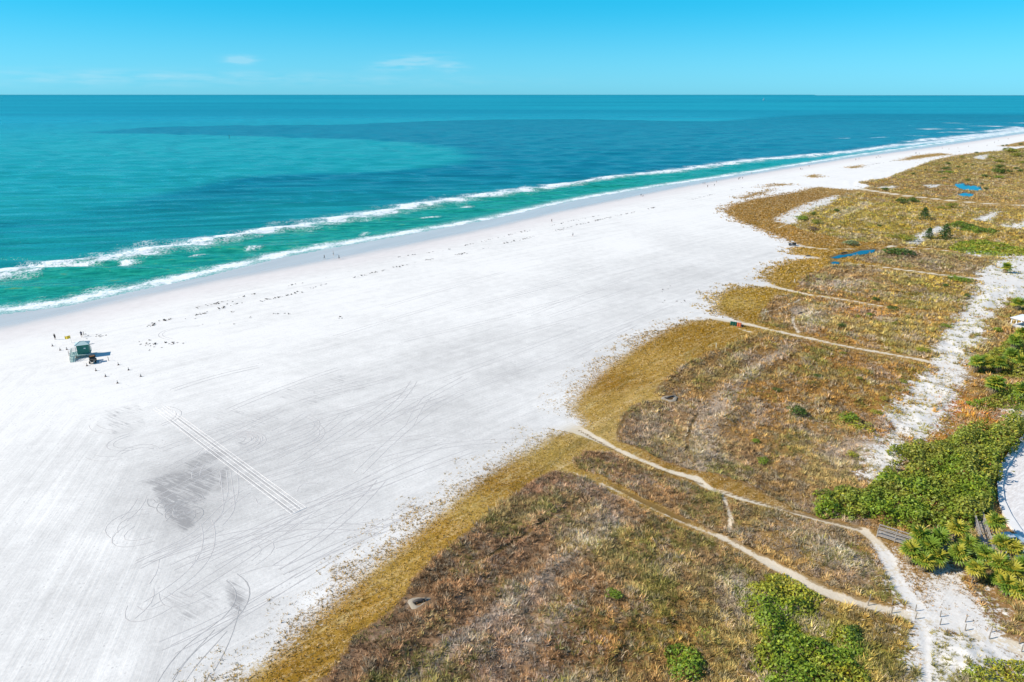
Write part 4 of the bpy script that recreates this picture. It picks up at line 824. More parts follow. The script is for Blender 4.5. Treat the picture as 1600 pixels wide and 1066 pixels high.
thicket('sea_grape_thicket', [(1525, 560), (1560, 545), (1580, 525), (1640, 515), (1640, 590), (1600, 592), (1560, 582), (1530, 580)], 2.2, 'olive', 26, 'tall thicket behind the palm row at the right edge', .45, 'yellow')
thicket('beach_shrub', [(1482, 387), (1500, 377), (1540, 375), (1600, 388), (1620, 396), (1550, 399), (1500, 393)], .9, 'yellow', 6, 'long yellow green shrub bank at the right edge below the pines', .8, 'green')
thicket('beach_shrub', [(1476, 350), (1500, 345), (1520, 352), (1562, 360), (1550, 365), (1510, 361)], .9, 'green', 6, 'narrow green shrub bank right of the pines', .8, 'dark')

# ------------------------------------------------------------------ pines (far dunes)
def pine(u, v, hpx, label):
    x, y, z = place(u, v); h = hpx / ppm(u, v) / .82; e = empty('pine_tree', (x, y, z), random.random() * 6, label, 'tree', 'pines on the dunes')
    MB().tube([(0, 0, -.1), (.03 * h, 0, .5 * h), (0, .02 * h, h)], [.045 * h, .028 * h, .006 * h], 6).build('trunk', M_BARK, e)
    n = 520; t = RNG.random(n) ** .8; zz = (.12 + .88 * t) * h; r = .46 * h * (1 - t) ** .55 * (.35 + .75 * RNG.random(n)) * (1 + .3 * np.sin(t * 37)); a = RNG.random(n) * 6.28
    c = np.stack([np.cos(a) * r, np.sin(a) * r, zz - r * .12], 1); nr = np.stack([np.cos(a), np.sin(a), np.full(n, .6)], 1)
    V, Fq, T = leaf_cloud(c, nr, np.full(n, .11 * h), np.array([[.055, .105, .022]]) * (.6 + .8 * RNG.random((n, 1))))
    o = mesh_np('crown', V, Fq, M_LEAF, dict(tint=T)); o.parent = e
pine(1443, 344, 16, 'lone dark pine standing highest in the golden dunes')
pine(1450, 374, 15, 'left pine of the pair by the white sand streak')
pine(1475, 374, 19, 'taller right pine of the pair beside the green shrub bank')

# ------------------------------------------------------------------ fan palms
def frond_mesh(name, m, seed, nl=13, droop=.10, half=135):
    r_ = random.Random(seed); b = MB(); b.bar((0, 0, 0), (.48, 0, .06), .045, .03)
    for i in range(nl):
        a = R(-half + 2 * half * i / (nl - 1)); L = (1.08 - .22 * (abs(a) / R(half)) ** 2) * r_.uniform(.88, 1.08); da = R(half / nl * .95)
        p0 = Vector((.46, 0, .06)); mid = p0 + Vector((math.cos(a), math.sin(a), .10 - droop * .3)) * L * .62; tip = p0 + Vector((math.cos(a) * L, math.sin(a) * L, -droop * L * r_.uniform(.7, 1.3)))
        s = Vector((-math.sin(a), math.cos(a), 0)) * L * .62 * math.tan(da)
        b.add([p0, mid - s - Vector((0, 0, .03)), mid + Vector((0, 0, .04)), mid + s - Vector((0, 0, .03)), tip], [(0, 1, 2), (0, 2, 3), (1, 4, 2), (2, 4, 3)])
    me = bpy.data.meshes.new(name); me.from_pydata(b.v, [], b.f); me.materials.append(m); me.update(); return me
def frond_mat(name, c1, c2):
    k = NT(name); inf = k.n('ShaderNodeObjectInfo'); c = k.mix(inf.outputs['Random'], c1, c2); c = k.mix(k.mul(k.noise(k.objco(), 5, 2), .3), c, tuple(x * .6 for x in c2))
    k.fin(c, .45, .35); bt = k.n('ShaderNodeBsdfTranslucent'); k.put(bt.inputs[0], c); mx = k.n('ShaderNodeMixShader'); mx.inputs[0].default_value = .25
    k.t.links.new(k.b.outputs[0], mx.inputs[1]); k.t.links.new(bt.outputs[0], mx.inputs[2]); k.t.links.new(mx.outputs[0], k.out.inputs[0]); return k.m
M_FG = frond_mat('palm_green', (.15, .25, .028), (.25, .34, .038)); M_FY = frond_mat('palm_yellow', (.38, .37, .04), (.52, .45, .055)); M_FD = frond_mat('palm_dead', (.40, .30, .17), (.55, .43, .26))
FR = {'g': [frond_mesh('frond', M_FG, i) for i in range(3)], 'y': [frond_mesh('frond', M_FY, 5 + i) for i in range(3)], 'd': [frond_mesh('dead_frond', M_FD, 9 + i, 9, .75, 60) for i in range(2)]}
M_PTRUNK = mat('palm_trunk', (.24, .19, .14), .9, .35, 7)
def trunk_mesh():
    b = MB(); n = 9; pts = [(.02 * math.sin(i), .02 * math.cos(i * 1.3), -.1 + 1.1 * i / (n - 1)) for i in range(n)]
    b.tube(pts, [.17 if i < 1 else (.15 if i % 2 else .125) for i in range(n)], 8); return b.mesh('trunk', M_PTRUNK)
TRUNK = trunk_mesh()
def palm(u, v, hgt, rad, yel, label, dead=5, nf=17, group=None):
    """u, v is the middle of the crown in the photograph, hgt the height of the crown's heart"""
    x, y = G(u, v, hgt); z = hz(x, y); e = empty('fan_palm', (x, y, z), random.random() * 6.28, label, 'palm', group)
    inst('trunk', TRUNK, e, (0, 0, 0), (0, 0, 0), (1.0, 1.0, hgt)); s = rad / 1.42
    for i in range(nf):
        f = i / nf; el = R(72 - 104 * f + random.uniform(-9, 9)); az_ = i * 2.39996 + random.uniform(-.2, .2); k_ = s * random.uniform(.85, 1.12)
        kind = 'y' if random.random() < yel else 'g'
        inst('frond', random.choice(FR[kind]), e, (0, 0, hgt + .05 - .1 * f), (random.uniform(-.35, .35), -el, az_), (k_, k_, k_))
    for i in range(dead):
        k_ = s * random.uniform(.75, 1.0); inst('dead_frond', random.choice(FR['d']), e, (0, 0, hgt - .15), (random.uniform(-.3, .3), R(random.uniform(48, 80)), i * 6.283 / max(1, dead) + random.uniform(-.3, .3)), (k_, k_, k_))
    return e
palm(1424, 862, 2.0, 1.6, .35, 'leftmost palm of the clump beside the white sand path', 6)
palm(1438, 838, 3.0, 1.7, .3, 'palm at the upper left of the clump by the boardwalk rail')
palm(1452, 856, 2.4, 1.7, .15, 'dark green palm in the middle of the clump beside the path', 5)
palm(1444, 876, 1.6, 1.5, .45, 'low skirted palm at the front of the clump beside the path', 9)
palm(1468, 842, 2.8, 1.6, .15, 'green palm on the right shoulder of the clump beside the path')
palm(1466, 872, 1.8, 1.5, .35, 'low palm at the front right of the clump beside the path', 8)
palm(1496, 830, 3.0, 1.7, .75, 'yellowing palm between the clump and the boardwalk', 6)
palm(1498, 866, 2.2, 1.6, .25, 'green palm under the boardwalk with drooping dead fronds', 9)
palm(1514, 852, 2.4, 1.6, .1, 'dark green palm just below the boardwalk corner')
palm(1525, 888, 2.4, 1.35, .7, 'single small yellow palm with a bare trunk and clear shadow', 5)
palm(1540, 866, 2.4, 1.5, .2, 'green palm behind the single small yellow palm')
palm(1556, 817, 3.0, 1.5, .5, 'lone palm between the boardwalk and the curved pavement', 6)
palm(1566, 850, 2.8, 1.6, .5, 'palm standing over the parked car')
palm(1584, 858, 2.6, 1.5, .3, 'palm at the right edge below the pavement corner')
palm(1562, 882, 2.4, 1.6, .4, 'palm in the lower right group beside the single yellow palm')
palm(1582, 892, 2.2, 1.6, .6, 'yellow palm in the lower right group')
palm(1598, 886, 2.4, 1.6, .4, 'palm cut by the right edge in the lower group')
palm(1574, 912, 1.6, 1.5, .6, 'low palm at the bottom of the lower right group', 4)
palm(1596, 922, 1.6, 1.5, .6, 'lowest palm of the right edge group', 4)
palm(1560, 905, 1.2, 1.2, .4, 'short palm at the left foot of the lower right group', 3)
palm(1526, 566, 2.6, 1.8, .25, 'leftmost palm of the row along the upper path end', 8)
palm(1541, 566, 2.6, 1.8, .25, 'second palm of the row along the upper path end', 8)
palm(1562, 568, 2.6, 1.9, .3, 'third palm of the row along the upper path end', 9)
palm(1580, 556, 3.2, 1.9, .2, 'palm behind the row along the upper path end')
palm(1556, 600, 3.0, 2.2, .2, 'big palm with a thick skirt of dead fronds', 14, 30)
palm(1585, 536, 3.2, 2.0, .15, 'tall palm above the palm row at the right edge')
palm(1596, 565, 3.0, 1.9, .3, 'palm cut by the right edge beside the palm row')
palm(1597, 612, 2.6, 1.9, .2, 'palm cut by the right edge beside the big skirted palm')
palm(1591, 474, 2.4, 2.0, .3, 'palm at the right edge above the white pavilion', 6)
palm(1573, 419, 2.0, 2.0, .2, 'isolated palm on white sand near the right edge', 6)
palm(1596, 524, 2.2, 1.8, .2, 'palm standing in front of the white pavilion', 5)

# ------------------------------------------------------------------ curved pavement, boardwalk, pavilion
k = NT('pale_concrete'); P = k.pos()
M_CONC = k.fin(k.mix(k.noise(P, .9, 4), (.66, .65, .63), (.78, .77, .75)), .85, .2, k.bump(k.noise(P, 6, 3), .2, .03))
k = NT('shell_paving'); P = k.pos()
M_SHELL = k.fin(k.mix(k.step(.35, .7, k.noise(k.mapped(P, R(35), (1.6, .4, 1)), 1.5, 4)), (.62, .59, .57), (.78, .76, .74)), .9, .15, k.bump(k.noise(P, 5, 3), .4, .05))
outer = [(1700, 560), (1640, 640), (1600, 680), (1580, 702), (1563, 728), (1557, 755), (1559, 785), (1567, 806), (1578, 826), (1596, 846), (1625, 866)]
inner = [(1712, 568), (1650, 650), (1602, 693), (1586, 712), (1571, 738), (1566, 762), (1569, 785), (1580, 808), (1596, 832), (1612, 848), (1640, 866)]
so = [G(*p) for p in outer]; si = [G(*p) for p in inner]
xr = max(p[0] for p in so + si) + 45
b = MB(); n = len(so)
for i in range(n - 1): b.prism([so[i], si[i], si[i + 1], so[i + 1]][::-1], -.2, .42)
walk = b.build('sidewalk', M_CONC); tag(walk, kind='structure')
lotv = [(p[0] - .3, p[1]) for p in si] + [(xr, si[-1][1]), (xr, si[0][1])]
lot = MB().prism(lotv, -.2, .14).build('parking_lot', M_SHELL); tag(lot, kind='structure')
apron = MB().prism([G(1598, 846), G(1560, 843), G(1545, 857), G(1568, 876), G(1600, 884), G(1700, 905), G(1700, 880)], -.2, .13).build('driveway', M_CONC); tag(apron, kind='structure')

M_WOOD = mat('grey_wood', (.34, .31, .28), .85, .3, 4)
def walkway(name, pts, width, label, rails=True):
    """boardwalk along level points: planks, joists, posts and rails"""
    q = [Vector((*G(u, v, .5), .55)) for u, v in pts]; o = q[0]; e = empty(name, (o.x, o.y, 0), 0, label, 'boardwalk')
    pm = MB().box((0, 0, 0), (.14, width, .045)).mesh('plank', M_WOOD)
    for a, c in zip(q[:-1], q[1:]):
        d = c - a; L = d.length; rz = math.atan2(d.y, d.x); t = d.normalized(); nn = Vector((-t.y, t.x, 0))
        for i in range(int(L / .155)):
            pp = a + t * (i * .155 + .08) - Vector((o.x, o.y, 0)); inst('plank', pm, e, (pp.x, pp.y, .55 + random.uniform(-.006, .006)), (0, 0, rz))
        a2, c2 = a - Vector((o.x, o.y, 0)), c - Vector((o.x, o.y, 0))
        for s in (-1, 1):
            off = nn * s * (width / 2 - .05)
            MB().bar(a2 + off + Vector((0, 0, -.12)), c2 + off + Vector((0, 0, -.12)), .06, .2).build('joist', M_WOOD, e)
            if rails:
                m = max(1, round(L / 1.9))
                for i in range(m + 1):
                    p_ = a2 + (c2 - a2) * i / m + off; MB().box((p_.x, p_.y, .5), (.11, .11, 2.0)).build('post', M_WOOD, e)
                MB().bar(a2 + off + Vector((0, 0, .96)), c2 + off + Vector((0, 0, .96)), .18, .05).build('rail', M_WOOD, e)
                MB().bar(a2 + off + Vector((0, 0, .5)), c2 + off + Vector((0, 0, .5)), .05, .16).build('rail', M_WOOD, e)
    return e
walkway('boardwalk', [(1372, 832), (1428, 850), (1500, 858), (1543, 862), (1526, 806)], 1.25, 'weathered grey boardwalk with rails running behind the palms to the pavement')

M_WHITE = mat('white_paint', (.80, .80, .79), .5, .04, 2)
px, py, pz = place(1596, 516); e = empty('pavilion', (px + 2.4, py + 1.5, pz), R(28), 'white roofed pavilion with a railed ramp, cut by the right edge', 'pavilion')
MB().add([(-3.2, -3.2, 2.7), (3.2, -3.2, 2.7), (3.2, 3.2, 2.7), (-3.2, 3.2, 2.7), (-.8, 0, 3.5), (.8, 0, 3.5)], [(0, 1, 5, 4), (1, 2, 5), (2, 3, 4, 5), (3, 0, 4), (3, 2, 1, 0)]).build('roof', M_WHITE, e)
MB().box((0, 0, 2.6), (6.2, 6.2, .18)).build('fascia', mat('trim_grey', (.45, .46, .47), .6), e)
MB().box((0, 0, .3), (5.8, 5.8, .5)).build('floor', M_CONC, e)
for sx_ in (-2.7, 0, 2.7):
    for sy_ in (-2.7, 2.7): MB().box((sx_, sy_, 1.5), (.2, .2, 2.1)).build('post', M_WHITE, e)
MB().side([(-6.6, 0), (-2.9, 0), (-2.9, .55), (-6.6, .1)], -2.4, -.8).build('ramp', M_CONC, e)
for yy in (-2.4, -.8):
    r_ = MB().bar((-6.6, yy, 1.0), (-2.9, yy, 1.5), .07).bar((-6.6, yy, .35), (-2.9, yy, .8), .05).build('ramp_railing', M_WHITE, e)
    for i in range(9):
        f = i / 8; MB().box((-6.6 + 3.7 * f, yy, .55 + .5 * f), (.05, .05, .95)).build('baluster', M_WHITE, r_)

# ------------------------------------------------------------------ posts along the footpath and marker posts
M_POST = mat('post_wood', (.27, .23, .19), .9, .3, 5)
def post(u, v, h, m, label, group, name='path_post', r=.06, cat='post'):
    x, y, z = place(u, v); o = MB().tube([(0, 0, -.3), (0, 0, h * .9), (0, 0, h)], [r, r, r * .6], 8).build(name, m); o.location = (x, y, z); o.rotation_euler = (random.uniform(-.05, .05), random.uniform(-.05, .05), random.random()); tag(o, label, cat, group); return o
near = [(1356, 945.5), (1393, 957.7), (1430, 967), (1468.7, 976), (1508, 985), (1545.6, 998), (1596, 1018)]
farr = [(1358.7, 938), (1393.6, 945.5), (1430.5, 954.4), (1469, 964), (1508, 972.3), (1549, 988), (1592, 1005.6)]
ordn = ['first', 'second', 'third', 'fourth', 'fifth', 'sixth', 'seventh']
for i in range(7):
    post(*near[i], .95, M_POST, f'{ordn[i]} wooden post from the left on the near side of the footpath', 'posts along the lower footpath')
    post(*farr[i], .95, M_POST, f'{ordn[i]} wooden post from the left on the far side of the footpath', 'posts along the lower footpath')
M_PALE = mat('pale_wood', (.72, .66, .52), .8, .1, 5)
post(1119, 544, 1.35, M_PALE, 'pale marker post at the grass edge below the row of bins', 'pale marker posts', 'marker_post', .10)
post(1195, 490, 1.3, M_PALE, 'pale marker post above the row of bins', 'pale marker posts', 'marker_post', .10)
post(1241, 442, 1.35, M_PALE, 'pale marker post farthest up the grass edge', 'pale marker posts', 'marker_post', .10)

# ------------------------------------------------------------------ bins by the long path
M_BG = mat('bin_green', (.01, .10, .07), .5, .1); M_BO = mat('bin_orange', (.62, .16, .07), .5, .1); M_BB = mat('bin_black', (.03, .03, .035), .5, .1)
cols = [('dark green', M_BG), ('dark green', M_BG), ('dark green', M_BG), ('orange', M_BO), ('orange', M_BO), ('black', M_BB)]
names = ['leftmost dark green bin of the row beside the long sand path', 'middle dark green bin of the row beside the long sand path', 'rightmost dark green bin, left of the orange ones', 'left orange barrel of the row beside the long sand path', 'right orange barrel of the row beside the long sand path', 'low black bin at the right end of the row']
for i in range(6):
    x, y, z = place(1142.5 + i * 3.5, 508.3 + i * .6); e = empty('litter_bin', (x, y, z), 0, names[i], 'bin', 'bins beside the long path'); h = 1.0 if i < 5 else .6
    MB().tube([(0, 0, 0), (0, 0, .25 * h), (0, 0, h)], [.25, .28, .31], 12).build('barrel', cols[i][1], e)
    MB().tube([(0, 0, h + .002), (0, 0, h + .06), (0, 0, h + .11)], [.33, .33, .16], 12).build('lid', cols[i][1], e)

# ------------------------------------------------------------------ driftwood and sand rings in the grass
M_DRIFT = mat('driftwood', (.085, .075, .07), .95, .4, 3)
def stump(u, v, L, label, ring=True):
    x, y, z = place(u, v); e = empty('driftwood_log', (x, y, z + .14), random.uniform(.2, .6), label, 'log')
    MB().tube([(-L * .5, 0, .12), (-L * .2, .05, .22), (L * .2, -.04, .24), (L * .5, .06, .12)], [.12, .22, .24, .13], 8).build('trunk', M_DRIFT, e, smooth=True)
    b = MB()
    for i in range(5):
        a = -1.2 + i * .6; b.tube([(L * .45, 0, .15), (L * .45 + .35 * math.cos(a), .35 * math.sin(a), .35 + .05 * i)], [.07, .02], 5)
    b.build('roots', M_DRIFT, e)
    if ring:
        b = MB(); N_ = 16; 
        vs = []; r0 = L * .62
        for rr, hh in ((r0 * .75, .0), (r0 * 1.0, .10), (r0 * 1.5, -.16)):
            for i in range(N_):
                a = i * 6.283 / N_; w = 1 + .18 * math.sin(3 * a + 1); vs.append((rr * w * math.cos(a), rr * w * .75 * math.sin(a), hh + .03 * math.sin(5 * a)))
        b.add(vs, [(j * N_ + i, j * N_ + (i + 1) % N_, (j + 1) * N_ + (i + 1) % N_, (j + 1) * N_ + i) for j in range(2) for i in range(N_)]); b.build('sand_rim', M_RIM, e, smooth=True)
stump(655, 942, 1.6, 'dark driftwood log in a scooped sand ring at the grass edge')
stump(1046, 623, 2.2, 'dark driftwood log at the grass edge above the path junction')
stump(1250, 491, 1.6, 'dark log beside the short trail above the bins', False)
stump(1278, 438, 1.5, 'dark log in the brown grass above the short sand path', False)
stump(1262, 401, 2.2, 'dark log lying on the sand tongue below the parked buggy', False)
stump(1318, 396, 3.0, 'dark log lying in the long blue puddle', False)

# ------------------------------------------------------------------ vehicles
M_RUB = mat('rubber', (.03, .03, .03), .85, .1); M_BLK = mat('black_plastic', (.035, .037, .04), .5, .1); M_STEEL = mat('steel', (.5, .5, .5), .35, .1, 3, 1.0)
M_GLASS = mat('window_glass', (.03, .05, .06), .08, .05, 1, 0, .6)
def wheel(parent, x, y, r, w):
    t = MB().tube([(0, -w / 2, 0), (0, -w * .3, 0), (0, w * .3, 0), (0, w / 2, 0)], [r * .88, r, r, r * .88], 16).build('wheel', M_RUB, parent); t.location = (x, y, r)
    MB().tube([(0, -w * .52, 0), (0, w * .52, 0)], r * .55, 10).build('rim', M_STEEL, t)
def buggy(x, y, z, rz, body, cargo, label):
    e = empty('utility_buggy', (x, y, z), rz, label, 'buggy')
    for sx_ in (-.95, .95):
        for sy_ in (-.62, .62): wheel(e, sx_, sy_, .33, .26)
    MB().side([(-1.45, .42), (1.35, .42), (1.5, .62), (1.45, .80), (.75, .95), (.55, .62), (-.35, .62), (-.42, .88), (-1.45, .88)], -.5, .5).build('body', body, e, .03)
    MB().box((.95, 0, .99), (.75, 1.1, .05), ry=.12).build('hood', body, e)
    for s in (-.3, .3): MB().box((.05, s, .72), (.5, .5, .18)).box((-.22, s, 1.0), (.14, .5, .5), ry=-.15).build('seat', M_BLK, e)
    MB().tube([(.42, -.2, 1.05), (.3, -.2, 1.2)], .02, 6).tube([(.3, -.38, 1.2), (.3, -.02, 1.2)], .02, 6).build('steering_wheel', M_BLK, e)
    b = MB()
    for s in (-.58, .58): b.tube([(.85, s, .9), (.45, s, 1.75), (-.45, s, 1.78), (-.55, s, .85)], .03, 6)
    b.build('roll_cage', M_BLK, e)
    MB().box((0, 0, 1.81), (1.05, 1.24, .06)).build('roof', M_WHITE if cargo is None else body, e, .02)
    bd_ = MB().box((-1.0, 0, .92), (.95, 1.25, .06)).box((-1.0, -.62, 1.05), (.95, .05, .3)).box((-1.0, .62, 1.05), (.95, .05, .3)).box((-1.47, 0, 1.05), (.05, 1.25, .3)).build('cargo_bed', M_BLK, e)
    for s in (-.38, .38): MB().tube([(1.42, s, .70), (1.52, s, .70)], [.10, .08], 10).build('headlight', M_WHITE, e)
    if cargo is not None:
        c = tag(MB().box((0, 0, .18), (.8, 1.05, .36)).build('cargo_box', cargo, None, .03), 'brown orange box loaded on the buggy beside the lifeguard tower', 'box')
        a = Matrix.Rotation(rz, 3, 'Z') @ Vector((-1.0, 0, .955)); c.location = (x + a.x, y + a.y, z + a.z); c.rotation_euler = (0, 0, rz)
    return e
bx, by, bz = place(145.5, 566)
buggy(bx, by, bz, R(-62), mat('buggy_dark', (.06, .06, .055), .5, .1), mat('cargo_brown', (.42, .17, .05), .7, .2), 'small dark utility buggy parked in the shadow side of the lifeguard tower')
bx, by, bz = place(1237.5, 384)
buggy(bx, by, bz, R(172), M_BLK, None, 'black utility buggy with white roof parked where the beach meets the dunes')
# car under the palms
cx_, cy_ = G(1577, 842, .9); e = empty('parked_car', (cx_, cy_, .135), R(8), 'pale silver car half hidden by palms at the pavement corner', 'car')
M_CAR = mat('silver_paint', (.62, .66, .68), .25, .03, 1, .3)
MB().side([(-2.1, .35), (2.1, .35), (2.2, .55), (2.1, .78), (1.2, .92), (-1.7, .98), (-2.15, .9), (-2.2, .6)], -.88, .88).build('body', M_CAR, e, .06)
MB().add([(-1.75, -.80, .96), (1.15, -.80, .92), (1.15, .80, .92), (-1.75, .80, .96), (-1.2, -.62, 1.46), (.35, -.62, 1.46), (.35, .62, 1.46), (-1.2, .62, 1.46)], [(0, 1, 5, 4), (1, 2, 6, 5), (2, 3, 7, 6), (3, 0, 4, 7), (4, 5, 6, 7)]).build('windows', M_GLASS, e)
MB().box((-.42, 0, 1.49), (1.55, 1.26, .05)).build('roof', M_CAR, e, .02)
for sx_ in (-1.3, 1.35):
    for sy_ in (-.8, .8): wheel(e, sx_, sy_, .33, .22)
for s in (-.6, .6):
    MB().box((2.13, s, .66), (.12, .36, .16)).build('headlight', M_WHITE, e); MB().box((-2.16, s, .72), (.1, .3, .16)).build('tail_light', mat('red_lens', (.4, .02, .02), .3), e)

# ------------------------------------------------------------------ lifeguard tower
M_TEAL = mat('teal_paint', (.025, .19, .15), .6, .12, 3); M_MINT = mat('mint_roof', (.40, .53, .53), .5, .06, 2); M_MTRIM = mat('mint_trim', (.33, .46, .43), .55, .06, 2)
tx, ty, tz = place(131, 556)
T = empty('lifeguard_tower', (tx, ty, tz), R(25), 'teal lifeguard tower on stilts with a pale hipped roof and ramp', 'lifeguard tower'); T.scale = (.92, .92, .92)
for sx_ in (-1.5, 0, 1.5):
    for sy_ in (-1.5, 1.5): MB().tube([(sx_, sy_, -.4), (sx_, sy_, .75)], .11, 8).build('stilt', M_WOOD, T)
for s in (-1.5, 1.5): MB().bar((-1.5, s, .1), (0, s, .75), .06, .12).bar((1.5, s, .1), (0, s, .75), .06, .12).build('brace', M_WOOD, T)
MB().box((-.5, 0, .82), (4.6, 3.7, .14)).build('deck', M_MTRIM, T)
h0, h1 = .90, 3.45
wl = MB().box((.3, -1.25, (h0 + h1) / 2), (2.7, .1, h1 - h0)).box((.3, 1.25, (h0 + h1) / 2), (2.7, .1, h1 - h0)).box((1.62, 0, (h0 + h1) / 2), (.1, 2.4, h1 - h0)).box((-1.02, 0, h0 + .5), (.1, 2.4, 1.0)).box((-1.02, 0, h1 - .1), (.1, 2.4, .2)).build('wall', M_TEAL, T)
for i in range(9): MB().box((-.9 + i * .3, -1.31, (h0 + h1) / 2), (.03, .025, h1 - h0 - .04)).build('batten', M_TEAL, wl)
MB().box((-.3, -1.33, 2.75), (.7, .05, .6)).build('shutter', mat('dark_teal', (.025, .15, .13), .6), T)
MB().box((.75, -1.33, 2.45), (.45, .03, .22)).build('sign', M_WHITE, T)
wn_ = MB().box((-1.02, 0, 2.85), (.04, 2.3, .85)).build('window', M_GLASS, T)
for s in (-.77, 0, .77): MB().box((-1.05, s, 2.85), (.05, .06, .85)).build('mullion', M_MTRIM, wn_)
rf = MB().add([(-1.45, -1.6, 3.42), (1.95, -1.6, 3.42), (1.95, 1.6, 3.42), (-1.45, 1.6, 3.42), (-.25, 0, 4.05), (.75, 0, 4.05)], [(0, 1, 5, 4), (1, 2, 5), (2, 3, 4, 5), (3, 0, 4), (3, 2, 1, 0)]).build('roof', M_MINT, T)
MB().bar((-.25, 0, 4.07), (.75, 0, 4.07), .12, .08).bar((1.95, -1.6, 3.45), (.75, 0, 4.08), .08, .06).bar((-1.45, -1.6, 3.45), (-.25, 0, 4.08), .08, .06).build('ridge_cap', mat('roof_cap', (.30, .42, .45), .5), rf)
b = MB()
for (x, y) in ((-2.75, -1.8), (-2.75, -.6), (-2.75, .6), (-2.75, 1.8), (-1.8, -1.8), (-1.8, 1.8), (-.8, 1.8), (.6, 1.8), (1.75, 1.8)): MB().box((x, y, 1.4), (.08, .08, 1.05)).build('railing_post', M_MTRIM, T)
for z_ in (1.25, 1.6, 1.92): b.bar((-2.75, -.6, z_), (-2.75, 1.8, z_), .05, .08).bar((-2.75, 1.8, z_), (1.75, 1.8, z_), .05, .08)
b.build('railing', M_MTRIM, T)
rp = MB().add([(-2.6, -1.85, .88), (-1.6, -1.85, .88), (-1.6, -4.2, .02), (-2.6, -4.2, .02), (-2.6, -1.85, .76), (-1.6, -1.85, .76), (-1.6, -4.2, -.1), (-2.6, -4.2, -.1)], [(0, 1, 2, 3), (7, 6, 5, 4), (0, 4, 5, 1), (1, 5, 6, 2), (2, 6, 7, 3), (3, 7, 4, 0)]).build('ramp', M_MTRIM, T)
for s in (-2.6, -1.6):
    q = MB().bar((s, -1.85, 1.8), (s, -4.2, .95), .06, .09).bar((s, -1.85, 1.35), (s, -4.2, .5), .05, .07).build('ramp_railing', M_MTRIM, rp)
    for i in range(3): MB().box((s, -1.9 - i * 1.12, 1.25 - i * .40), (.08, .08, 1.1)).build('railing_post', M_MTRIM, q)
for (y_, z_) in ((-1.2, 3.3), (.9, 2.6)): MB().tube([(1.6, y_, z_), (2.9, y_, z_ + .12)], .05, 6).build('flag_arm', M_STEEL, T)
# flag beside the tower
fx, fy, fz = place(112, 536); e = empty('warning_flag', (fx, fy, fz), R(10), 'small yellow flag on a pole beside the lifeguard tower', 'flag')
MB().tube([(0, 0, -.3), (0, 0, 2.1)], .03, 6).build('pole', M_STEEL, e)
vs = []; 
for i in range(9):
    for z_ in (1.25, 2.05): vs.append((-.0 - i * .17, .12 * math.sin(i * 1.1), z_ - .03 * i))
k = MB().add(vs, [(2 * i, 2 * i + 2, 2 * i + 3, 2 * i + 1) for i in range(8)]).build('flag_cloth', mat('yellow_cloth', (.75, .52, .05), .8, .06), e); s_ = k.modifiers.new('solid', 'SOLIDIFY'); s_.thickness = .012
# stakes and cones round the tower
M_CONE = mat('cone_plastic', (.16, .10, .08), .6, .2); M_STAKE = mat('stake', (.18, .13, .10), .8, .2)
post(108, 556.5, 1.5, M_STAKE, 'tall thin stake left of the lifeguard tower ramp', 'stakes by the tower', 'stake', .05, 'stake')
post(121, 564, 1.6, M_STAKE, 'tall thin stake in front of the lifeguard tower ramp', 'stakes by the tower', 'stake', .05, 'stake')
post(170, 564, 1.1, M_STAKE, 'short stake at the tip of the buggy shadow', 'stakes by the tower', 'stake', .06, 'stake')
post(131, 524, 1.1, M_STAKE, 'short stake behind the lifeguard tower roof', 'stakes by the tower', 'stake', .06, 'stake')
def cone_mesh():
    b = MB().box((0, 0, .02), (.42, .42, .04)); b.tube([(0, 0, .04), (0, 0, .7)], [.16, .03], 10); return b.mesh('cone_body', M_CONE)
CONE = cone_mesh(); BAND = MB().tube([(0, 0, .36), (0, 0, .48)], [.106, .082], 10, False).mesh('band', M_WHITE)
def cone(u, v, label):
    x, y, z = place(u, v); e = empty('traffic_cone', (x, y, z), random.random(), label, 'cone', 'cones round the tower'); inst('cone_body', CONE, e); inst('band', BAND, e)
for (u, v, l) in ((136, 572, 'cone in front of the buggy, leftmost of the front row'), (150, 579.5, 'cone in front of the buggy, second of the front row'), (165, 588.5, 'cone in front of the buggy, third of the front row'), (183.7, 599, 'cone farthest forward at the corner of the marked square'), (220, 588.5, 'rightmost cone of the marked square by the tower'), (201, 578.5, 'cone in the middle of the right side of the marked square'), (185, 570.5, 'cone nearest the tower shadow on the right of the marked square'), (104.5, 546.5, 'cone behind the tall stake left of the tower'), (94, 547.5, 'leftmost cone left of the tower'), (82, 541, 'cone far left of the tower beside the wrack line')): cone(u, v, l)

# ------------------------------------------------------------------ channel marker and sailing boat
mx_, my_ = G(358.5, 216, Z_SEA); e = empty('channel_marker', (mx_, my_, Z_SEA), 0, 'dark channel marker pile standing in the turquoise water', 'marker'); e.scale = (.6, .6, .7)
MB().tube([(0, 0, -2), (0, 0, 3.2), (0, 0, 4.6)], [.6, .6, .35], 8).build('pile', mat('marker_dark', (.02, .06, .07), .7), e); MB().box((0, -.3, 5.6), (1.6, .15, 1.9)).build('board', mat('marker_green', (.01, .08, .07), .6), e)
bx, by = G(1193, 157, Z_SEA); e = empty('sailing_boat', (bx, by, Z_SEA), R(12), 'tiny white sailing boat on the far water near the horizon', 'boat'); e.scale = (1.5, 1.5, 1.5)
MB().add([(-7, -1.6, 1.2), (4, -1.8, 1.3), (9, 0, 1.8), (4, 1.8, 1.3), (-7, 1.6, 1.2), (-6.5, -1, -.4), (4, -1, -.4), (7, 0, -.2), (4, 1, -.4), (-6.5, 1, -.4)], [(0, 1, 2, 3, 4), (9, 8, 7, 6, 5), (0, 5, 6, 1), (1, 6, 7, 2), (2, 7, 8, 3), (3, 8, 9, 4), (4, 9, 5, 0)]).build('hull', M_WHITE, e)
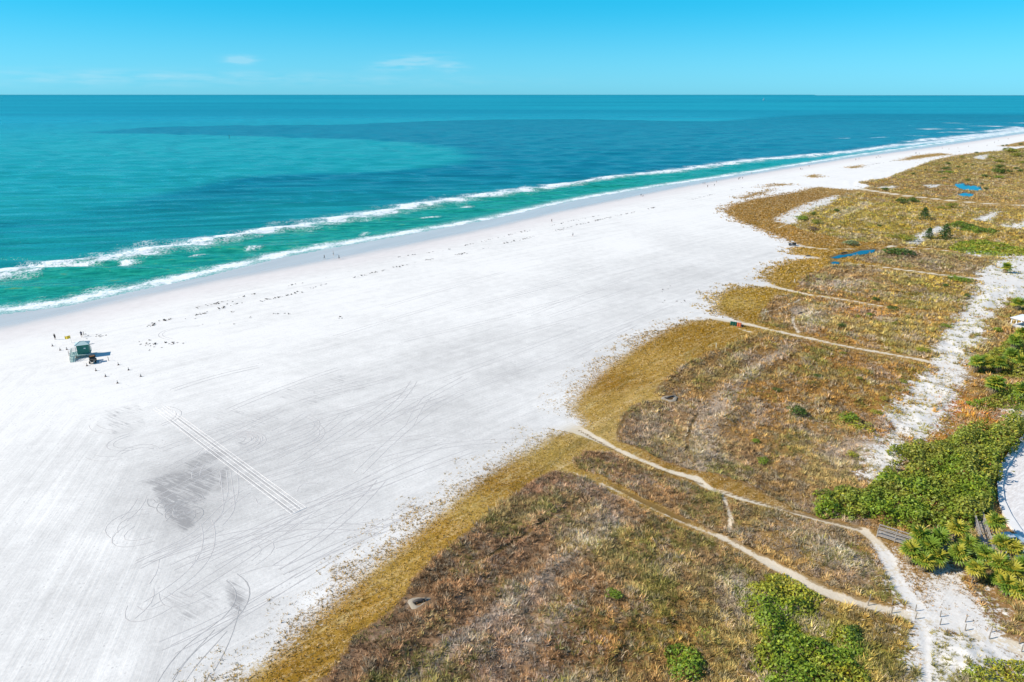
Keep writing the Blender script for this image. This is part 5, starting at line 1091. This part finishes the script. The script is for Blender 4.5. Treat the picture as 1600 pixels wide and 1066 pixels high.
MB().tube([(1, 0, 1), (1, 0, 20)], .15, 6).tube([(1, 0, 2.4), (-6.5, 0, 2.5)], .12, 6).build('mast', M_STEEL, e)
def sail(pts, parent): o = MB().add(pts, [tuple(range(len(pts)))]).build('sail', M_WHITE, parent); s = o.modifiers.new('solid', 'SOLIDIFY'); s.thickness = .05
sail([(.8, .05, 2.7), (-6.3, .7, 2.7), (-3.4, .6, 10), (.8, .05, 19.5)], e); sail([(8.5, 0, 2), (1.4, .6, 2.4), (1.2, .05, 17)], e)

# ------------------------------------------------------------------ people on the beach
def person_meshes(walk):
    """one continuous skinned body, 1.72 m; clothes are offset copies of its surface"""
    st = .20 if walk else .04
    J = {'pelvis': (0, 0, .93, .125, .10), 'waist': (0, 0, 1.08, .118, .095), 'chest': (0, .01, 1.28, .15, .105), 'collar': (0, 0, 1.42, .10, .08), 'neck': (0, .01, 1.49, .052, .052), 'jaw': (0, .02, 1.565, .07, .08), 'brow': (0, .015, 1.64, .078, .095), 'top': (0, .0, 1.70, .045, .055)}
    E = [('pelvis', 'waist'), ('waist', 'chest'), ('chest', 'collar'), ('collar', 'neck'), ('neck', 'jaw'), ('jaw', 'brow'), ('brow', 'top')]
    J['nose'] = (0, .125, 1.60, .014, .014); E.append(('jaw', 'nose'))
    for s, n in ((-1, 'l'), (1, 'r')):
        f = s * st; a = -s * st * .8
        J['hip' + n] = (s * .095, 0, .87, .088, .092); J['knee' + n] = (s * .10, f * .9 + .02, .49, .058, .06); J['ankle' + n] = (s * .10, f * 1.3 - .02, .09, .036, .04); J['toe' + n] = (s * .115, f * 1.3 + .15, .035, .034, .03)
        E += [('pelvis', 'hip' + n), ('hip' + n, 'knee' + n), ('knee' + n, 'ankle' + n), ('ankle' + n, 'toe' + n)]
        J['sh' + n] = (s * .19, 0, 1.39, .055, .055); J['elb' + n] = (s * .235, a * .5 - .02, 1.12, .04, .04); J['wr' + n] = (s * .24, a * 1.0 + .06, .88, .026, .026); J['palm' + n] = (s * .24, a * 1.1 + .08, .80, .034, .018)
        E += [('collar', 'sh' + n), ('sh' + n, 'elb' + n), ('elb' + n, 'wr' + n), ('wr' + n, 'palm' + n)]
        for i, (dy, L) in enumerate(((-.028, .065), (-.010, .080), (.010, .075), (.028, .055))):
            J[f'f{i}{n}'] = (s * .235, a * 1.1 + .08 + dy, .77 - .0, .009, .009); J[f't{i}{n}'] = (s * .225, a * 1.1 + .085 + dy, .77 - L, .007, .007); E += [('palm' + n, f'f{i}{n}'), (f'f{i}{n}', f't{i}{n}')]
        J['th' + n] = (s * .22, a * 1.1 + .125, .775, .009, .009); E.append(('palm' + n, 'th' + n))
    names_ = list(J); me = bpy.data.meshes.new('body'); me.from_pydata([J[n][:3] for n in names_], [(names_.index(a), names_.index(b)) for a, b in E], [])
    o = bpy.data.objects.new('tmp', me); COL.objects.link(o); o.modifiers.new('s', 'SKIN'); sub = o.modifiers.new('d', 'SUBSURF'); sub.levels = 1; sub.render_levels = 1
    for i, n in enumerate(names_): me.skin_vertices[0].data[i].radius = J[n][3:5]; me.skin_vertices[0].data[i].use_root = (n == 'pelvis')
    dg = bpy.context.evaluated_depsgraph_get(); dg.update(); ev = bpy.data.meshes.new_from_object(o.evaluated_get(dg)); bpy.data.objects.remove(o)
    return ev
def cloth_from(body, name, test, off, m):
    bm = bmesh.new(); bm.from_mesh(body); bmesh.ops.delete(bm, geom=[f for f in bm.faces if not test(f.calc_center_median())], context='FACES')
    bm.normal_update()
    for v in bm.verts: v.co += v.normal * off
    me = bpy.data.meshes.new(name); bm.to_mesh(me); bm.free(); me.materials.clear(); me.materials.append(m); me.polygons.foreach_set('use_smooth', [True] * len(me.polygons)); return me
M_SKIN = mat('skin', (.42, .25, .17), .6, .06); M_HAIR = mat('hair', (.05, .035, .025), .7, .1)
CLOTH = {'black': mat('cloth_black', (.02, .02, .025), .85, .1), 'navy': mat('cloth_navy', (.02, .03, .09), .85, .1), 'red': mat('cloth_red', (.35, .05, .04), .85, .1), 'pale': mat('cloth_pale', (.55, .52, .50), .85, .05), 'brown': mat('cloth_brown', (.12, .07, .045), .85, .1), 'teal': mat('cloth_teal', (.04, .18, .20), .85, .1)}
PM = {}
for wk in (0, 1):
    b_ = person_meshes(wk); b_.materials.clear(); b_.materials.append(M_SKIN); b_.polygons.foreach_set('use_smooth', [True] * len(b_.polygons))
    arm = lambda c: abs(c.x) > .17
    PM[wk] = dict(body=b_, hair=cloth_from(b_, 'hair', lambda c: c.z > 1.60 and (c.y < .05 or c.z > 1.68) or (c.z > 1.52 and c.y < -.03), .014, M_HAIR),
                  shirt={n: cloth_from(b_, 'shirt', lambda c: (.95 < c.z < 1.46 and not arm(c)) or (1.14 < c.z < 1.46 and arm(c)), .016, m) for n, m in CLOTH.items()},
                  shorts={n: cloth_from(b_, 'shorts', lambda c: .52 < c.z < 1.0 and abs(c.x) < .19, .020, m) for n, m in CLOTH.items()})
def person(u, v, shirt, shorts, wk, face, label, group='people on the beach'):
    x, y, z = place(u, v); e = empty('person', (x, y, z), R(face), label, 'person', group); d = PM[wk]
    inst('body', d['body'], e); inst('hair', d['hair'], e); inst('shirt', d['shirt'][shirt], e); inst('shorts', d['shorts'][shorts], e)
person(507, 405, 'black', 'black', 1, -50, 'person in black walking on the wet sand, left of a pair nearest the camera')
person(530, 405.3, 'black', 'black', 1, -50, 'person in black walking on the wet sand, right of a pair nearest the camera')
person(521, 398.6, 'pale', 'teal', 0, 120, 'person in pale clothes standing in the shallows behind two people in black')
person(862, 347.5, 'brown', 'black', 1, -40, 'person in dark brown walking alone along the middle of the waterline')
person(895, 369.5, 'pale', 'navy', 1, 60, 'person walking alone on dry white sand above the wrack line')
person(1001.5, 307, 'black', 'navy', 0, 20, 'left person of a couple by the waterline where the beach bends')
person(1004.5, 308, 'pale', 'black', 0, 40, 'right person of a couple by the waterline where the beach bends')
person(86.5, 531, 'black', 'black', 0, 0, 'person in dark clothes far left of the lifeguard tower')
person(128, 527, 'navy', 'black', 1, 30, 'person in dark clothes walking behind the lifeguard tower')
person(1105.6, 293, 'black', 'black', 0, 10, 'person in black nearest the camera in the group of five at the beach bend')
person(1116, 291.2, 'teal', 'black', 1, 30, 'person on the right of the black clad one in the group at the beach bend')
person(1119.6, 285.8, 'brown', 'black', 0, 70, 'person nearest the water in the group at the beach bend')
person(1098.3, 288, 'navy', 'black', 1, 90, 'left person of the two at the left of the group at the beach bend')
person(1101.3, 288, 'red', 'navy', 1, 80, 'right person of the two at the left of the group at the beach bend')
person(1154, 281.2, 'brown', 'black', 0, 0, 'left person of three standing past the group at the beach bend')
person(1155.9, 280, 'black', 'black', 0, 20, 'middle person of three standing past the group at the beach bend')
person(1160, 280, 'navy', 'black', 1, 50, 'right person of three standing past the group at the beach bend')
person(1174.4, 272.3, 'black', 'black', 0, 90, 'person alone at the water just past three standing people')
rs = random.Random(5)
FARP = [(1250.5, 265.6, 'left of two people walking close together past the beach bend'), (1253, 266, 'right of two people walking close together past the beach bend'), (1264, 261, 'person alone near the water, just past the close walking pair'),
 (1337, 250.6, 'left person of two on the beach where the scattered grass patches begin'), (1342, 249.5, 'right person of two on the beach where the scattered grass patches begin'), (1369, 247.6, 'left person of three far along the waterline'),
 (1372, 245.5, 'middle person of three far along the waterline, nearest the sea'), (1375, 247, 'right person of three far along the waterline'), (1430, 240.8, 'left person of the far trio below the rows of whitecaps'),
 (1431.7, 240.6, 'middle person of the far trio below the rows of whitecaps'), (1436, 241.2, 'right person of the far trio below the rows of whitecaps'), (1472, 233, 'first lone person past the far trio'), (1482.5, 234, 'second lone person past the far trio'),
 (1496.5, 232, 'third lone person past the far trio'), (1513, 230, 'fourth lone person past the far trio'), (1542, 228.5, 'fifth lone person past the far trio, close to the far sand spit'), (1553.5, 223.5, 'third person from the right edge on the far beach'),
 (1560, 220.8, 'second person from the right edge on the far beach'), (1575, 218, 'farthest person, nearest the right edge of the photo')]
for (u, v, l) in FARP:
    person(u, v, rs.choice(['black', 'navy', 'brown', 'black']), rs.choice(['black', 'navy']), rs.choice([0, 1]), rs.uniform(0, 360), l, 'people far along the beach')
